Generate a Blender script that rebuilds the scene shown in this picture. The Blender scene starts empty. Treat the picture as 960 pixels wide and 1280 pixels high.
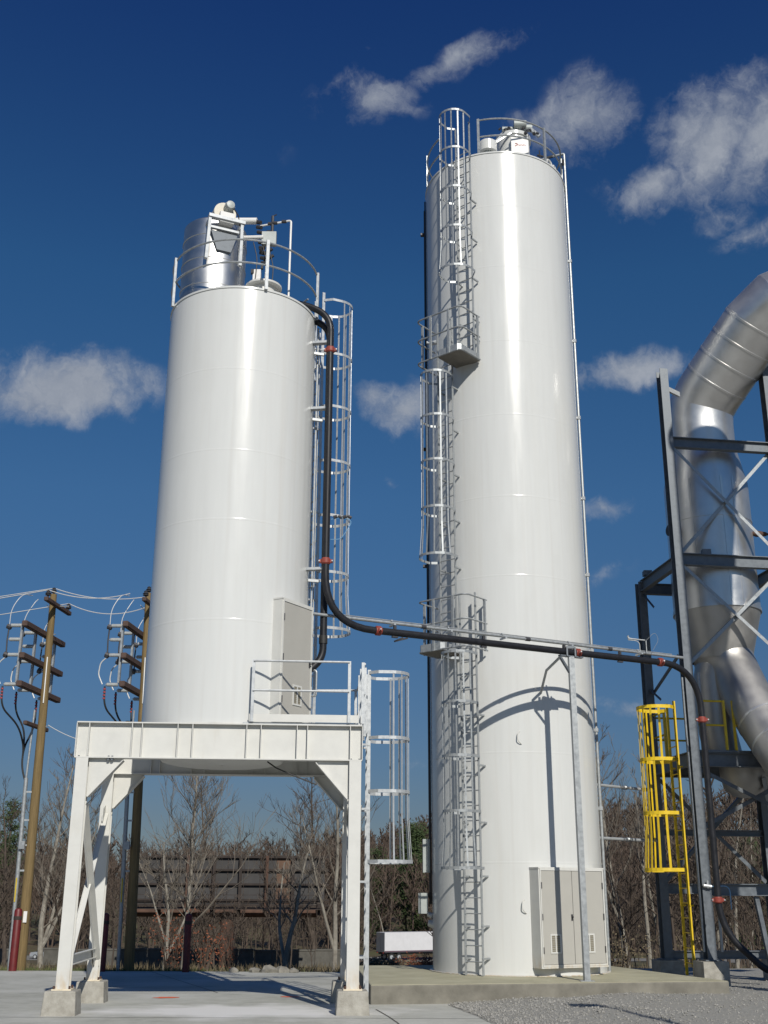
import bpy, math, random
import numpy as np
from mathutils import Vector, Matrix

R = math.radians
COL = bpy.context.scene.collection
SC = bpy.context.scene

# ------------------------------------------------------------------ camera
F, EYE, TILT = 1405.0, 1.8, R(18.78)
ROLL = .0045          # the photographer held the camera a touch off level
CT, ST = math.cos(TILT), math.sin(TILT)

def at(u, v, Y):
    """world point seen at photo pixel (u, v) that lies Y metres ahead"""
    x, y = (u - 480) / F, (640 - v) / F
    x, y = x - ROLL * y, y + ROLL * x
    s = Y / (CT - y * ST)
    return Vector((x * s, Y, EYE + (ST + y * CT) * s))

def ray(u, v):
    x, y = (u - 480) / F, (640 - v) / F
    x, y = x - ROLL * y, y + ROLL * x
    return Vector((x, CT - y * ST, ST + y * CT)).normalized()

cam = bpy.data.cameras.new('camera')
camo = bpy.data.objects.new('camera', cam)
COL.objects.link(camo)
cam.sensor_fit = 'HORIZONTAL'
cam.sensor_width = 36
cam.lens = 36 * F / 960
cam.clip_end = 5000
camo.location = (0, 0, EYE)
camo.rotation_euler = (Matrix.Rotation(R(90) + TILT, 3, 'X') @ Matrix.Rotation(ROLL, 3, 'Z')).to_euler()
SC.camera = camo

# ------------------------------------------------------------------ materials
def mat(name, col, rough=0.5, metal=0.0, var=0.12, vscale=2.0, bump=0.0, bscale=30.0, col2=None,
        spec=0.5, coat=0.0, detail=6.0, contrast=(0.3, 0.7), rvar=0.0, stretch=None):
    m = bpy.data.materials.new(name)
    m.use_nodes = True
    nt = m.node_tree
    b = nt.nodes['Principled BSDF']
    b.inputs['Roughness'].default_value = rough
    b.inputs['Metallic'].default_value = metal
    b.inputs['Specular IOR Level'].default_value = spec
    b.inputs['Coat Weight'].default_value = coat
    b.inputs['Coat Roughness'].default_value = 0.12
    tc = nt.nodes.new('ShaderNodeNewGeometry')
    src = tc.outputs['Position']
    if stretch:
        mp = nt.nodes.new('ShaderNodeMapping')
        mp.inputs['Scale'].default_value = stretch
        nt.links.new(src, mp.inputs['Vector'])
        src = mp.outputs['Vector']
    n = nt.nodes.new('ShaderNodeTexNoise')
    n.inputs['Scale'].default_value = vscale
    n.inputs['Detail'].default_value = detail
    n.inputs['Roughness'].default_value = 0.6
    nt.links.new(src, n.inputs['Vector'])
    r = nt.nodes.new('ShaderNodeValToRGB')
    r.color_ramp.elements[0].position = contrast[0]
    r.color_ramp.elements[1].position = contrast[1]
    c2 = col2 or tuple(min(1, c * (1 + var)) for c in col)
    c1 = tuple(c * (1 - var) for c in col) if col2 is None else col
    r.color_ramp.elements[0].color = (*c1, 1)
    r.color_ramp.elements[1].color = (*c2, 1)
    nt.links.new(n.outputs['Fac'], r.inputs['Fac'])
    nt.links.new(r.outputs['Color'], b.inputs['Base Color'])
    if rvar:
        mr = nt.nodes.new('ShaderNodeMapRange')
        mr.inputs['From Min'].default_value = 0.3
        mr.inputs['From Max'].default_value = 0.7
        mr.inputs['To Min'].default_value = rough - rvar
        mr.inputs['To Max'].default_value = rough + rvar
        nt.links.new(n.outputs['Fac'], mr.inputs['Value'])
        nt.links.new(mr.outputs['Result'], b.inputs['Roughness'])
    if bump:
        n2 = nt.nodes.new('ShaderNodeTexNoise')
        n2.inputs['Scale'].default_value = bscale
        n2.inputs['Detail'].default_value = 5
        nt.links.new(tc.outputs['Position'], n2.inputs['Vector'])
        bp = nt.nodes.new('ShaderNodeBump')
        bp.inputs['Strength'].default_value = 1.0
        bp.inputs['Distance'].default_value = bump
        nt.links.new(n2.outputs['Fac'], bp.inputs['Height'])
        nt.links.new(bp.outputs['Normal'], b.inputs['Normal'])
    return m

M = {}
M['shell'] = mat('white_gloss_paint', (.60, .61, .595), .19, 0, .02, 3, .0016, 1.1, coat=.0, spec=.6, rvar=.03, stretch=(3, 3, .25))
M['frame'] = mat('white_frame_paint', (.575, .575, .545), .45, 0, .04, 4, .0006, 9, rvar=.08)
M['stain'] = mat('rusty_white_paint', (.70, .62, .47), .55, 0, .15, 12)
M['door'] = mat('grey_door_paint', (.40, .39, .355), .5, 0, .03, 3)
M['louvre'] = mat('louvre_mesh', (.22, .20, .15), .7, 0, .2, 60)
M['galv'] = mat('galvanised_steel', (.33, .35, .36), .45, .4, .16, 14, rvar=.1)
M['plate'] = mat('dusty_steel_plate', (.17, .155, .13), .7, 0, .15, 8)
M['bright'] = mat('bright_galvanised_steel', (.45, .47, .48), .42, .35, .1, 14, rvar=.1)
M['steel'] = mat('weathered_galvanised_steel', (.135, .152, .17), .5, .35, .18, 9, rvar=.1)
M['jacket'] = mat('aluminium_jacket', (.62, .62, .61), .38, .85, .10, 1.6, .003, 2.0, rvar=.07)
M['jacket_dull'] = mat('dull_aluminium_jacket', (.44, .43, .41), .48, .85, .12, 1.8, .003, 2.2, rvar=.08)
M['drum'] = mat('brushed_stainless', (.56, .56, .55), .4, 1.0, .07, 2, .0015, 3, rvar=.05)
M['pipe'] = mat('black_pipe', (.014, .015, .019), .45, 0, .2, 8, rvar=.08, spec=.3)
M['rubber'] = mat('black_rubber', (.02, .02, .02), .6, 0, .2, 10)
M['orange'] = mat('orange_coupling', (.24, .042, .028), .55, 0, .15, 12)
M['yellow'] = mat('yellow_paint', (.68, .47, .015), .45, 0, .14, 6)
M['red'] = mat('dark_red_paint', (.115, .011, .011), .5, 0, .2, 6)
M['wood'] = mat('creosoted_pole_wood', (.165, .115, .048), .85, 0, .3, 3, .004, 30, stretch=(9, 9, .5))
M['arm'] = mat('dark_crossarm_wood', (.075, .046, .036), .8, 0, .25, 8, .004, 30)
M['porcelain'] = mat('grey_porcelain', (.40, .42, .42), .25, 0, .1, 10)
M['dark'] = mat('dark_metal', (.05, .05, .055), .5, .3, .2, 10)
M['cream'] = mat('cream_paint', (.62, .58, .48), .45, 0, .06, 8)
M['box'] = mat('grey_enclosure', (.36, .39, .38), .5, .1, .08, 8)
M['redmark'] = mat('red_lettering', (.42, .05, .04), .6, 0, .05, 5)
M['wire'] = mat('aluminium_wire', (.62, .62, .6), .45, .3, .05, 5)
M['concrete'] = mat('footing_concrete', (.25, .235, .20), .85, 0, .3, 7, .006, 40, col2=(.40, .385, .34))
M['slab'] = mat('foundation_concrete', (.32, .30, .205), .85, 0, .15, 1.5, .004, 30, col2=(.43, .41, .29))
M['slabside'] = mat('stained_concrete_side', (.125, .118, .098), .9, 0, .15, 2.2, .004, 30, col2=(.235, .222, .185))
M['barrier'] = mat('old_concrete', (.065, .062, .053), .9, 0, .3, 1.4, .02, 8, col2=(.12, .115, .10))
M['rock'] = mat('grey_rock', (.20, .19, .165), .9, 0, .3, 5, .02, 10)
M['rust'] = mat('rusty_steel', (.085, .045, .03), .8, .1, .3, 2)
M['rustdark'] = mat('dark_rusty_steel', (.035, .026, .022), .8, .1, .3, 2)
M['panel'] = mat('weathered_panel', (.046, .044, .044), .7, 0, .25, .6)
M['panelrust'] = mat('rust_stained_panel', (.12, .07, .045), .8, 0, .3, 1.0)
M['bark'] = mat('brown_bark', (.075, .058, .045), .9, 0, .3, 4)
M['pale'] = mat('pale_bark', (.13, .115, .095), .9, 0, .4, 3, col2=(.30, .28, .235))
M['twig'] = mat('grey_brown_twigs', (.078, .059, .045), .9, 0, .3, .35)
M['twigpale'] = mat('pale_twigs', (.15, .13, .105), .9, 0, .2, 2)
M['wood_mass'] = mat('winter_woods', (.060, .042, .031), .95, 0, .4, .06, col2=(.120, .088, .068))
M['needle'] = mat('pine_needles', (.022, .040, .013), .8, 0, .4, .8, col2=(.055, .085, .022))
M['redleaf'] = mat('rusty_leaves', (.10, .028, .012), .8, 0, .4, 5, col2=(.24, .08, .035))
M['brush'] = mat('dry_brush', (.10, .078, .045), .9, 0, .4, .8, col2=(.16, .13, .075))
M['grass'] = mat('short_grass', (.055, .085, .02), .9, 0, .3, 1.2, col2=(.13, .14, .05))
M['trailer'] = mat('white_trailer_side', (.60, .60, .61), .4, 0, .05, 1)
M['trailer_rail'] = mat('purplish_trailer_rail', (.12, .075, .095), .6, 0, .1, 2)
M['trailer_end'] = mat('shaded_trailer_doors', (.13, .135, .14), .5, 0, .1, 2)  # end of the white trailer, its shade put into the colour
M['car'] = mat('silver_car_paint', (.42, .45, .48), .3, .5, .03, 2, coat=.4)
M['glass'] = mat('dark_glass', (.02, .025, .03), .1, 0, .05, 2)
M['tail'] = mat('red_lamp', (.4, .02, .02), .3, 0, .05, 2)
M['paintmark'] = mat('orange_spray_paint', (.72, .13, .05), .9, 0, .2, 14)
M['joint'] = mat('joint_filler', (.085, .08, .07), .9, 0, .2, 6)
M['hose'] = mat('blue_hose', (.16, .32, .50), .4, 0, .1, 6)
M['pink'] = mat('red_cable_band', (.30, .04, .05), .5, 0, .1, 6)
M['signy'] = mat('yellow_marker', (.55, .40, .03), .5, 0, .1, 6)
M['white'] = mat('white_plate', (.7, .7, .68), .5, 0, .05, 6)

def streaks(m, scale, lo, hi, col, amount):
    nt = m.node_tree
    b = nt.nodes['Principled BSDF']
    old = b.inputs['Base Color'].links[0].from_socket
    g = nt.nodes.new('ShaderNodeNewGeometry')
    mp = nt.nodes.new('ShaderNodeMapping')
    mp.inputs['Scale'].default_value = scale
    nt.links.new(g.outputs['Position'], mp.inputs['Vector'])
    n = nt.nodes.new('ShaderNodeTexNoise')
    n.inputs['Scale'].default_value = 1
    n.inputs['Detail'].default_value = 7
    nt.links.new(mp.outputs['Vector'], n.inputs['Vector'])
    r = nt.nodes.new('ShaderNodeMapRange')
    r.inputs['From Min'].default_value = lo
    r.inputs['From Max'].default_value = hi
    r.inputs['To Max'].default_value = amount
    nt.links.new(n.outputs['Fac'], r.inputs['Value'])
    mx = nt.nodes.new('ShaderNodeMix')
    mx.data_type = 'RGBA'
    nt.links.new(r.outputs['Result'], mx.inputs['Factor'])
    nt.links.new(old, mx.inputs[6])
    mx.inputs[7].default_value = (*col, 1)
    nt.links.new(mx.outputs[2], b.inputs['Base Color'])
    return mx, r, nt
streaks(M['shell'], (9, 9, .16), .54, .8, (.44, .40, .35), .18)
streaks(M['shell'], (2.2, 2.2, 1.1), .55, .8, (.50, .50, .47), .2)
# rust-coloured weeping around the feet of the white frame
mx_, r_, nt_ = streaks(M['frame'], (14, 14, 5), .35, .75, (.47, .33, .16), .8)
g_ = nt_.nodes.new('ShaderNodeNewGeometry')
sx_ = nt_.nodes.new('ShaderNodeSeparateXYZ')
nt_.links.new(g_.outputs['Position'], sx_.inputs[0])
h_ = nt_.nodes.new('ShaderNodeMapRange')
h_.inputs['From Min'].default_value = .34
h_.inputs['From Max'].default_value = .72
h_.inputs['To Min'].default_value = 1
h_.inputs['To Max'].default_value = 0
nt_.links.new(sx_.outputs['Z'], h_.inputs['Value'])
ml_ = nt_.nodes.new('ShaderNodeMath')
ml_.operation = 'MULTIPLY'
nt_.links.new(r_.outputs['Result'], ml_.inputs[0])
nt_.links.new(h_.outputs['Result'], ml_.inputs[1])
nt_.links.new(ml_.outputs[0], mx_.inputs['Factor'])
streaks(M['frame'], (5, 5, 1.2), .58, .8, (.46, .43, .36), .4)

def ground_mat(name, c1, c2, c3, s1, s2, bump, bs, rough=.9):
    m = bpy.data.materials.new(name)
    m.use_nodes = True
    nt = m.node_tree
    b = nt.nodes['Principled BSDF']
    b.inputs['Roughness'].default_value = rough
    b.inputs['Specular IOR Level'].default_value = .3
    g = nt.nodes.new('ShaderNodeNewGeometry')
    def noise(s, d=8):
        n = nt.nodes.new('ShaderNodeTexNoise')
        n.inputs['Scale'].default_value = s
        n.inputs['Detail'].default_value = d
        n.inputs['Roughness'].default_value = .65
        nt.links.new(g.outputs['Position'], n.inputs['Vector'])
        return n.outputs['Fac']
    def ramp(f, a, bb, ca, cb):
        r = nt.nodes.new('ShaderNodeValToRGB')
        r.color_ramp.elements[0].position = a
        r.color_ramp.elements[1].position = bb
        r.color_ramp.elements[0].color = (*ca, 1)
        r.color_ramp.elements[1].color = (*cb, 1)
        nt.links.new(f, r.inputs['Fac'])
        return r.outputs['Color']
    base = ramp(noise(s1), .35, .65, c1, c2)
    mx = nt.nodes.new('ShaderNodeMix')
    mx.data_type = 'RGBA'
    nt.links.new(ramp(noise(s2), .42, .68, (0, 0, 0), (1, 1, 1)), mx.inputs['Factor'])
    nt.links.new(base, mx.inputs[6])
    mx.inputs[7].default_value = (*c3, 1)
    nt.links.new(mx.outputs[2], b.inputs['Base Color'])
    bp = nt.nodes.new('ShaderNodeBump')
    bp.inputs['Distance'].default_value = bump
    nt.links.new(noise(bs, 4), bp.inputs['Height'])
    nt.links.new(bp.outputs['Normal'], b.inputs['Normal'])
    return m

M['pad'] = ground_mat('pad_concrete', (.325, .325, .285), (.42, .42, .375), (.51, .51, .47), 3.5, .35, .004, 60)
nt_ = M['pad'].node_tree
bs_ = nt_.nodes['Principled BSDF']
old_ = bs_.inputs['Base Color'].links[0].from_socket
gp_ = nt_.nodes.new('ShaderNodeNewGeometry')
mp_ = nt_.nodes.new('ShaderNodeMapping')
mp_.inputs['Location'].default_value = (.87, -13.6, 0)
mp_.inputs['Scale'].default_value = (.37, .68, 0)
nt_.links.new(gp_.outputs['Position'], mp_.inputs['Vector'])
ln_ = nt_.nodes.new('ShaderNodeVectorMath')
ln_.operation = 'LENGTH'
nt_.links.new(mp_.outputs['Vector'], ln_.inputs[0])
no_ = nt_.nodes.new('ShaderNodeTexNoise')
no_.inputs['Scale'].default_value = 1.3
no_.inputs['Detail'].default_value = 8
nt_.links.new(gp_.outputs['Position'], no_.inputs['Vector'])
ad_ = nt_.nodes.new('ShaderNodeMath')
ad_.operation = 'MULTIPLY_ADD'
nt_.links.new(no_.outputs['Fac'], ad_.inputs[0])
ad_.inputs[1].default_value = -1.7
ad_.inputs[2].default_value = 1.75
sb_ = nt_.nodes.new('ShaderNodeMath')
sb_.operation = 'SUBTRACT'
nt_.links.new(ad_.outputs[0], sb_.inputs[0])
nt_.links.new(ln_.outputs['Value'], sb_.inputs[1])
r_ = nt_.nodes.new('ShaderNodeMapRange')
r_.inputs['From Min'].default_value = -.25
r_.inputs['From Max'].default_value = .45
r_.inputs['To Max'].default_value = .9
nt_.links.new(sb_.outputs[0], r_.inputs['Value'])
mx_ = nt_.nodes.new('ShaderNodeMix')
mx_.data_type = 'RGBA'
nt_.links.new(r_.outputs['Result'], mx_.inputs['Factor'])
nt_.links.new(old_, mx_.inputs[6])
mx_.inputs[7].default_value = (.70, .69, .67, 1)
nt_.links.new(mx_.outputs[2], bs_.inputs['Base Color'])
M['gravel'] = ground_mat('crushed_gravel', (.23, .225, .205), (.37, .365, .335), (.31, .30, .27), 22, .5, .03, 26)
M['earth'] = ground_mat('leaf_litter', (.075, .055, .035), (.13, .10, .065), (.085, .088, .04), .8, .09, .05, 3)
M['road'] = ground_mat('grey_road', (.17, .165, .155), (.22, .215, .20), (.19, .185, .175), 1.5, .1, .01, 20)
M['stone'] = mat('gravel_stones', (.20, .195, .175), .9, 0, .4, 18, col2=(.38, .37, .345))

# ------------------------------------------------------------------ mesh builder
ORG = {}
# parts of these names are always one connected piece each
SPLIT = {'band', 'conduit_strap', 'end_plate', 'bolt', 'anchor_bolt', 'pipe_clamp', 'strap_clamp', 'riser_clamp', 'toe_board', 'lap_seam',
         'pulse_valve', 'fitting', 'stay_bar', 'air_header', 'handrail', 'grab_post', 'beam_clip', 'stringer', 'air_hose', 'wall_bracket',
         'guard_rail', 'knee_brace', 'catwalk', 'flood_lamp', 'air_valve', 'jumper_wire', 'cable_band', 'chassis_rail', 'coupling_bolt', 'regulator',
         'fan_arm', 'riser', 'conduit', 'pipe_bracket', 'coupling_ring', 'lettering'}

class MB:
    def __init__(self):
        self.v, self.f = [], []

    def add(self, vs, fs):
        o = len(self.v)
        self.v += [Vector(p) for p in vs]
        self.f += [tuple(i + o for i in f) for f in fs]
        return self

    def box(self, c, s, m=None):
        c = Vector(c)
        vs = []
        for z in (-.5, .5):
            for x, y in ((-.5, -.5), (.5, -.5), (.5, .5), (-.5, .5)):
                p = Vector((x * s[0], y * s[1], z * s[2]))
                if m is not None:
                    p = m @ p
                vs.append(c + p)
        return self.add(vs, [(3, 2, 1, 0), (4, 5, 6, 7), (0, 1, 5, 4), (1, 2, 6, 5), (2, 3, 7, 6), (3, 0, 4, 7)])

    def bar(self, a, b, w, h, up=(0, 0, 1)):
        """rectangular bar from a to b: w across, h along 'up'"""
        a, b = Vector(a), Vector(b)
        d = (b - a).normalized()
        s = d.cross(Vector(up))
        if s.length < 1e-4:
            s = d.cross(Vector((0, 1, 0)))
        s.normalize()
        t = s.cross(d).normalized()
        vs = []
        for p in (a, b):
            for i, j in ((-1, -1), (1, -1), (1, 1), (-1, 1)):
                vs.append(p + s * (w / 2 * i) + t * (h / 2 * j))
        return self.add(vs, [(3, 2, 1, 0), (4, 5, 6, 7), (0, 1, 5, 4), (1, 2, 6, 5), (2, 3, 7, 6), (3, 0, 4, 7)])

    def ibeam(self, a, b, h, w, up=(0, 0, 1), tf=.018, tw=.014):
        a, b = Vector(a), Vector(b)
        d = (b - a).normalized()
        s = d.cross(Vector(up)).normalized()
        t = s.cross(d).normalized()
        self.bar(a, b, tw, h - 2 * tf, up)
        for k in (-1, 1):
            o = t * (k * (h - tf) / 2)
            self.bar(a + o, b + o, w, tf, up)
        return self

    def channel(self, a, b, h, w, up=(0, 0, 1), side=1, t_=.012):
        a, b = Vector(a), Vector(b)
        d = (b - a).normalized()
        s = d.cross(Vector(up)).normalized() * side
        t = s.cross(d).normalized()
        self.bar(a, b, t_, h, up)
        for k in (-1, 1):
            o = t * (k * (h - t_) / 2) + s * (w / 2 + t_ * .5)
            self.bar(a + o, b + o, w, t_, up)
        return self

    def tube(self, pts, r, n=8, caps=True):
        pts = [Vector(p) for p in pts]
        rs = r if isinstance(r, (list, tuple)) else [r] * len(pts)
        t0 = (pts[1] - pts[0]).normalized()
        a = t0.cross(Vector((0, 0, 1)))
        if a.length < 1e-3:
            a = Vector((1, 0, 0))
        a.normalize()
        o = len(self.v)
        for i, p in enumerate(pts):
            if i == 0:
                t = t0
            elif i == len(pts) - 1:
                t = (pts[i] - pts[i - 1]).normalized()
            else:
                t = ((pts[i] - pts[i - 1]).normalized() + (pts[i + 1] - pts[i]).normalized())
                t = t.normalized() if t.length > 1e-6 else (pts[i + 1] - pts[i]).normalized()
            a = (a - t * a.dot(t))
            a = a.normalized() if a.length > 1e-6 else t.orthogonal().normalized()
            b = t.cross(a)
            for k in range(n):
                q = 2 * math.pi * k / n
                self.v.append(p + (a * math.cos(q) + b * math.sin(q)) * rs[i])
        for i in range(len(pts) - 1):
            for k in range(n):
                k2 = (k + 1) % n
                self.f.append((o + i * n + k, o + i * n + k2, o + (i + 1) * n + k2, o + (i + 1) * n + k))
        if caps:
            self.f.append(tuple(o + k for k in reversed(range(n))))
            e = o + (len(pts) - 1) * n
            self.f.append(tuple(e + k for k in range(n)))
        return self

    def lathe(self, prof, c, n=48, m=None, capb=False, capt=False):
        c = Vector(c)
        o = len(self.v)
        for r, z in prof:
            for k in range(n):
                q = 2 * math.pi * k / n
                p = Vector((r * math.cos(q), r * math.sin(q), z))
                if m is not None:
                    p = m @ p
                self.v.append(c + p)
        for i in range(len(prof) - 1):
            for k in range(n):
                k2 = (k + 1) % n
                self.f.append((o + i * n + k, o + i * n + k2, o + (i + 1) * n + k2, o + (i + 1) * n + k))
        if capb:
            self.f.append(tuple(o + k for k in reversed(range(n))))
        if capt:
            e = o + (len(prof) - 1) * n
            self.f.append(tuple(e + k for k in range(n)))
        return self

    def prism(self, poly, a, b):
        """poly: list of 3D points; extruded by vector from offset a to b (vectors)"""
        a, b = Vector(a), Vector(b)
        n = len(poly)
        vs = [Vector(p) + a for p in poly] + [Vector(p) + b for p in poly]
        fs = [tuple(reversed(range(n))), tuple(range(n, 2 * n))]
        for k in range(n):
            k2 = (k + 1) % n
            fs.append((k, k2, n + k2, n + k))
        return self.add(vs, fs)

    def ribbon(self, pts, h, t):
        """flat strip standing on edge along horizontal polyline pts"""
        pts = [Vector(p) for p in pts]
        n = len(pts)
        rows = []
        for i, p in enumerate(pts):
            d = (pts[min(i + 1, n - 1)] - pts[max(i - 1, 0)])
            d.z = 0
            d.normalize()
            s = Vector((-d.y, d.x, 0)) * (t / 2)
            rows.append([p + s - Vector((0, 0, h / 2)), p - s - Vector((0, 0, h / 2)),
                         p - s + Vector((0, 0, h / 2)), p + s + Vector((0, 0, h / 2))])
        o = len(self.v)
        for r in rows:
            self.v += r
        for i in range(n - 1):
            for k in range(4):
                k2 = (k + 1) % 4
                self.f.append((o + 4 * i + k, o + 4 * i + k2, o + 4 * i + 4 + k2, o + 4 * i + 4 + k))
        self.f.append((o + 3, o + 2, o + 1, o))
        e = o + 4 * (n - 1)
        self.f.append((e, e + 1, e + 2, e + 3))
        return self

    def pieces(self):
        par = list(range(len(self.v)))
        def find(i):
            while par[i] != i:
                par[i] = par[par[i]]
                i = par[i]
            return i
        for f in self.f:
            a = find(f[0])
            for i in f[1:]:
                par[find(i)] = a
        grp = {}
        for f in self.f:
            grp.setdefault(find(f[0]), []).append(f)
        out = []
        for fs in grp.values():
            ids = sorted({i for f in fs for i in f})
            mp = {i: k for k, i in enumerate(ids)}
            q = MB()
            q.v = [self.v[i] for i in ids]
            q.f = [tuple(mp[i] for i in f) for f in fs]
            out.append(q)
        return out

    def build(self, name, m, parent=None, smooth=False, loc=None, ang=35):
        if name in SPLIT and parent is not None:
            last = None
            for q in self.pieces():
                last = q.build_one(name, m, parent, smooth, loc, ang)
            return last
        return self.build_one(name, m, parent, smooth, loc, ang)

    def build_one(self, name, m, parent=None, smooth=False, loc=None, ang=35):
        org = ORG[parent] if parent is not None else Vector(loc or (0, 0, 0))
        me = bpy.data.meshes.new(name)
        me.from_pydata([tuple(p - org) for p in self.v], [], self.f)
        me.materials.append(m if not isinstance(m, str) else M[m])
        if smooth:
            me.polygons.foreach_set('use_smooth', [True] * len(me.polygons))
            me.set_sharp_from_angle(angle=R(ang))
        me.update()
        o = bpy.data.objects.new(name, me)
        COL.objects.link(o)
        if parent is not None:
            o.parent = parent
        else:
            o.location = org
        ORG[o] = org
        return o

def tag(o, label, cat, group=None, kind=None):
    o['label'] = label
    o['category'] = cat
    if group:
        o['group'] = group
    if kind:
        o['kind'] = kind
    return o

def thing(name, label, cat, loc, group=None):
    o = bpy.data.objects.new(name, None)
    o.empty_display_size = .2
    COL.objects.link(o)
    o.location = loc
    ORG[o] = Vector(loc)
    return tag(o, label, cat, group)

def struct(o):
    o['kind'] = 'structure'
    return o

def copy_to(src, parent, delta):
    """another child sharing src's mesh, moved by delta"""
    c = src.copy()
    COL.objects.link(c)
    c.parent = parent
    c.location = src.location + Vector(delta)
    ORG[c] = ORG[src]
    return c

def arc(c, r, a0, a1, n, z):
    """horizontal arc; angles measured from -Y towards +X, degrees"""
    out = []
    for i in range(n + 1):
        a = R(a0 + (a1 - a0) * i / n)
        out.append(Vector((c[0] + r * math.sin(a), c[1] - r * math.cos(a), z)))
    return out

def bend(pts, rad, n=6):
    """round the corners of a polyline"""
    pts = [Vector(p) for p in pts]
    out = [pts[0]]
    for i in range(1, len(pts) - 1):
        a, b, c = pts[i - 1], pts[i], pts[i + 1]
        r = rad[i - 1] if isinstance(rad, (list, tuple)) else rad
        d1, d2 = (a - b).normalized(), (c - b).normalized()
        k = min(r, (a - b).length * .49, (c - b).length * .49)
        p, q = b + d1 * k, b + d2 * k
        for j in range(n + 1):
            t = j / n
            out.append(p * (1 - t) ** 2 + b * (2 * t * (1 - t)) + q * t ** 2)
    out.append(pts[-1])
    return out

Z = Vector((0, 0, 1))

# ------------------------------------------------------------------ ladders with cages
def ladder(parent, base, n, z0, z1, width, m, hoops, cage_r=.36, standoff=.18, flare=True, rung_step=.3,
           bar_top=None, brackets=(), cage_m=None, rail_w=.06, nbars=7, hoop_h=.055, bar_w=.034):
    """base: plan point on the ladder plane; n: plan unit normal on the climber's side"""
    n = Vector((n[0], n[1], 0)).normalized()
    t = Vector((-n.y, n.x, 0))
    b = Vector((base[0], base[1], 0))
    mb = MB()
    for s in (-1, 1):
        p = b + t * (s * width / 2)
        mb.bar(p + Z * z0, p + Z * z1, .014, rail_w, up=n)
    lad = mb.build('ladder', m, parent)
    zz = z0 + .25
    first = MB().tube([b - t * (width / 2 - .008) + Z * zz, b + t * (width / 2 - .008) + Z * zz], .013, 6).build('rung', m, lad, True)
    k = 1
    while zz + rung_step * k < z1 - .95 if bar_top is None else zz + rung_step * k < bar_top:
        copy_to(first, lad, Z * (rung_step * k))
        k += 1
    for zb in brackets:
        mb = MB()
        for s in (-1, 1):
            p = b + t * (s * width / 2)
            mb.bar(p + Z * zb + n * .02, p + Z * zb - n * (standoff + .03), .035, .035)
        mb.build('wall_bracket', m, lad)
    if not hoops:
        return lad
    cm = cage_m or m
    def outline(r, flr=1.0):
        pts = [b + t * (width / 2 + .012), b + t * (r * .98) + n * .16 * flr]
        for i in range(0, 13):
            a = math.pi * i / 12
            pts.append(b + n * (.38 * flr) + t * (r * math.cos(a)) + n * (r * math.sin(a)))
        pts += [b - t * (r * .98) + n * .16 * flr, b - t * (width / 2 + .012)]
        return pts
    hs = sorted(hoops)
    for i, zh in enumerate(hs):
        r = cage_r * (1.14 if (flare and i == 0) else 1)
        MB().ribbon([p + Z * zh for p in outline(r)], hoop_h, .009).build('cage_hoop', cm, lad)
    for j in range(nbars):
        a = math.pi * (j + .0) / (nbars - 1)
        a = R(8) + (math.pi - R(16)) * j / (nbars - 1)
        def pt(r):
            return b + n * .38 + t * ((r - .012) * math.cos(a)) + n * ((r - .012) * math.sin(a))
        mb = MB()
        if flare:
            mb.bar(pt(cage_r * 1.14) + Z * hs[0], pt(cage_r) + Z * (hs[0] + .75), bar_w, .008, up=pt(1) - b)
            mb.bar(pt(cage_r) + Z * (hs[0] + .75), pt(cage_r) + Z * hs[-1], bar_w, .008, up=pt(1) - b)
        else:
            mb.bar(pt(cage_r) + Z * hs[0], pt(cage_r) + Z * hs[-1], bar_w, .008, up=pt(1) - b)
        mb.build('cage_bar', cm, lad)
    return lad

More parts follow.
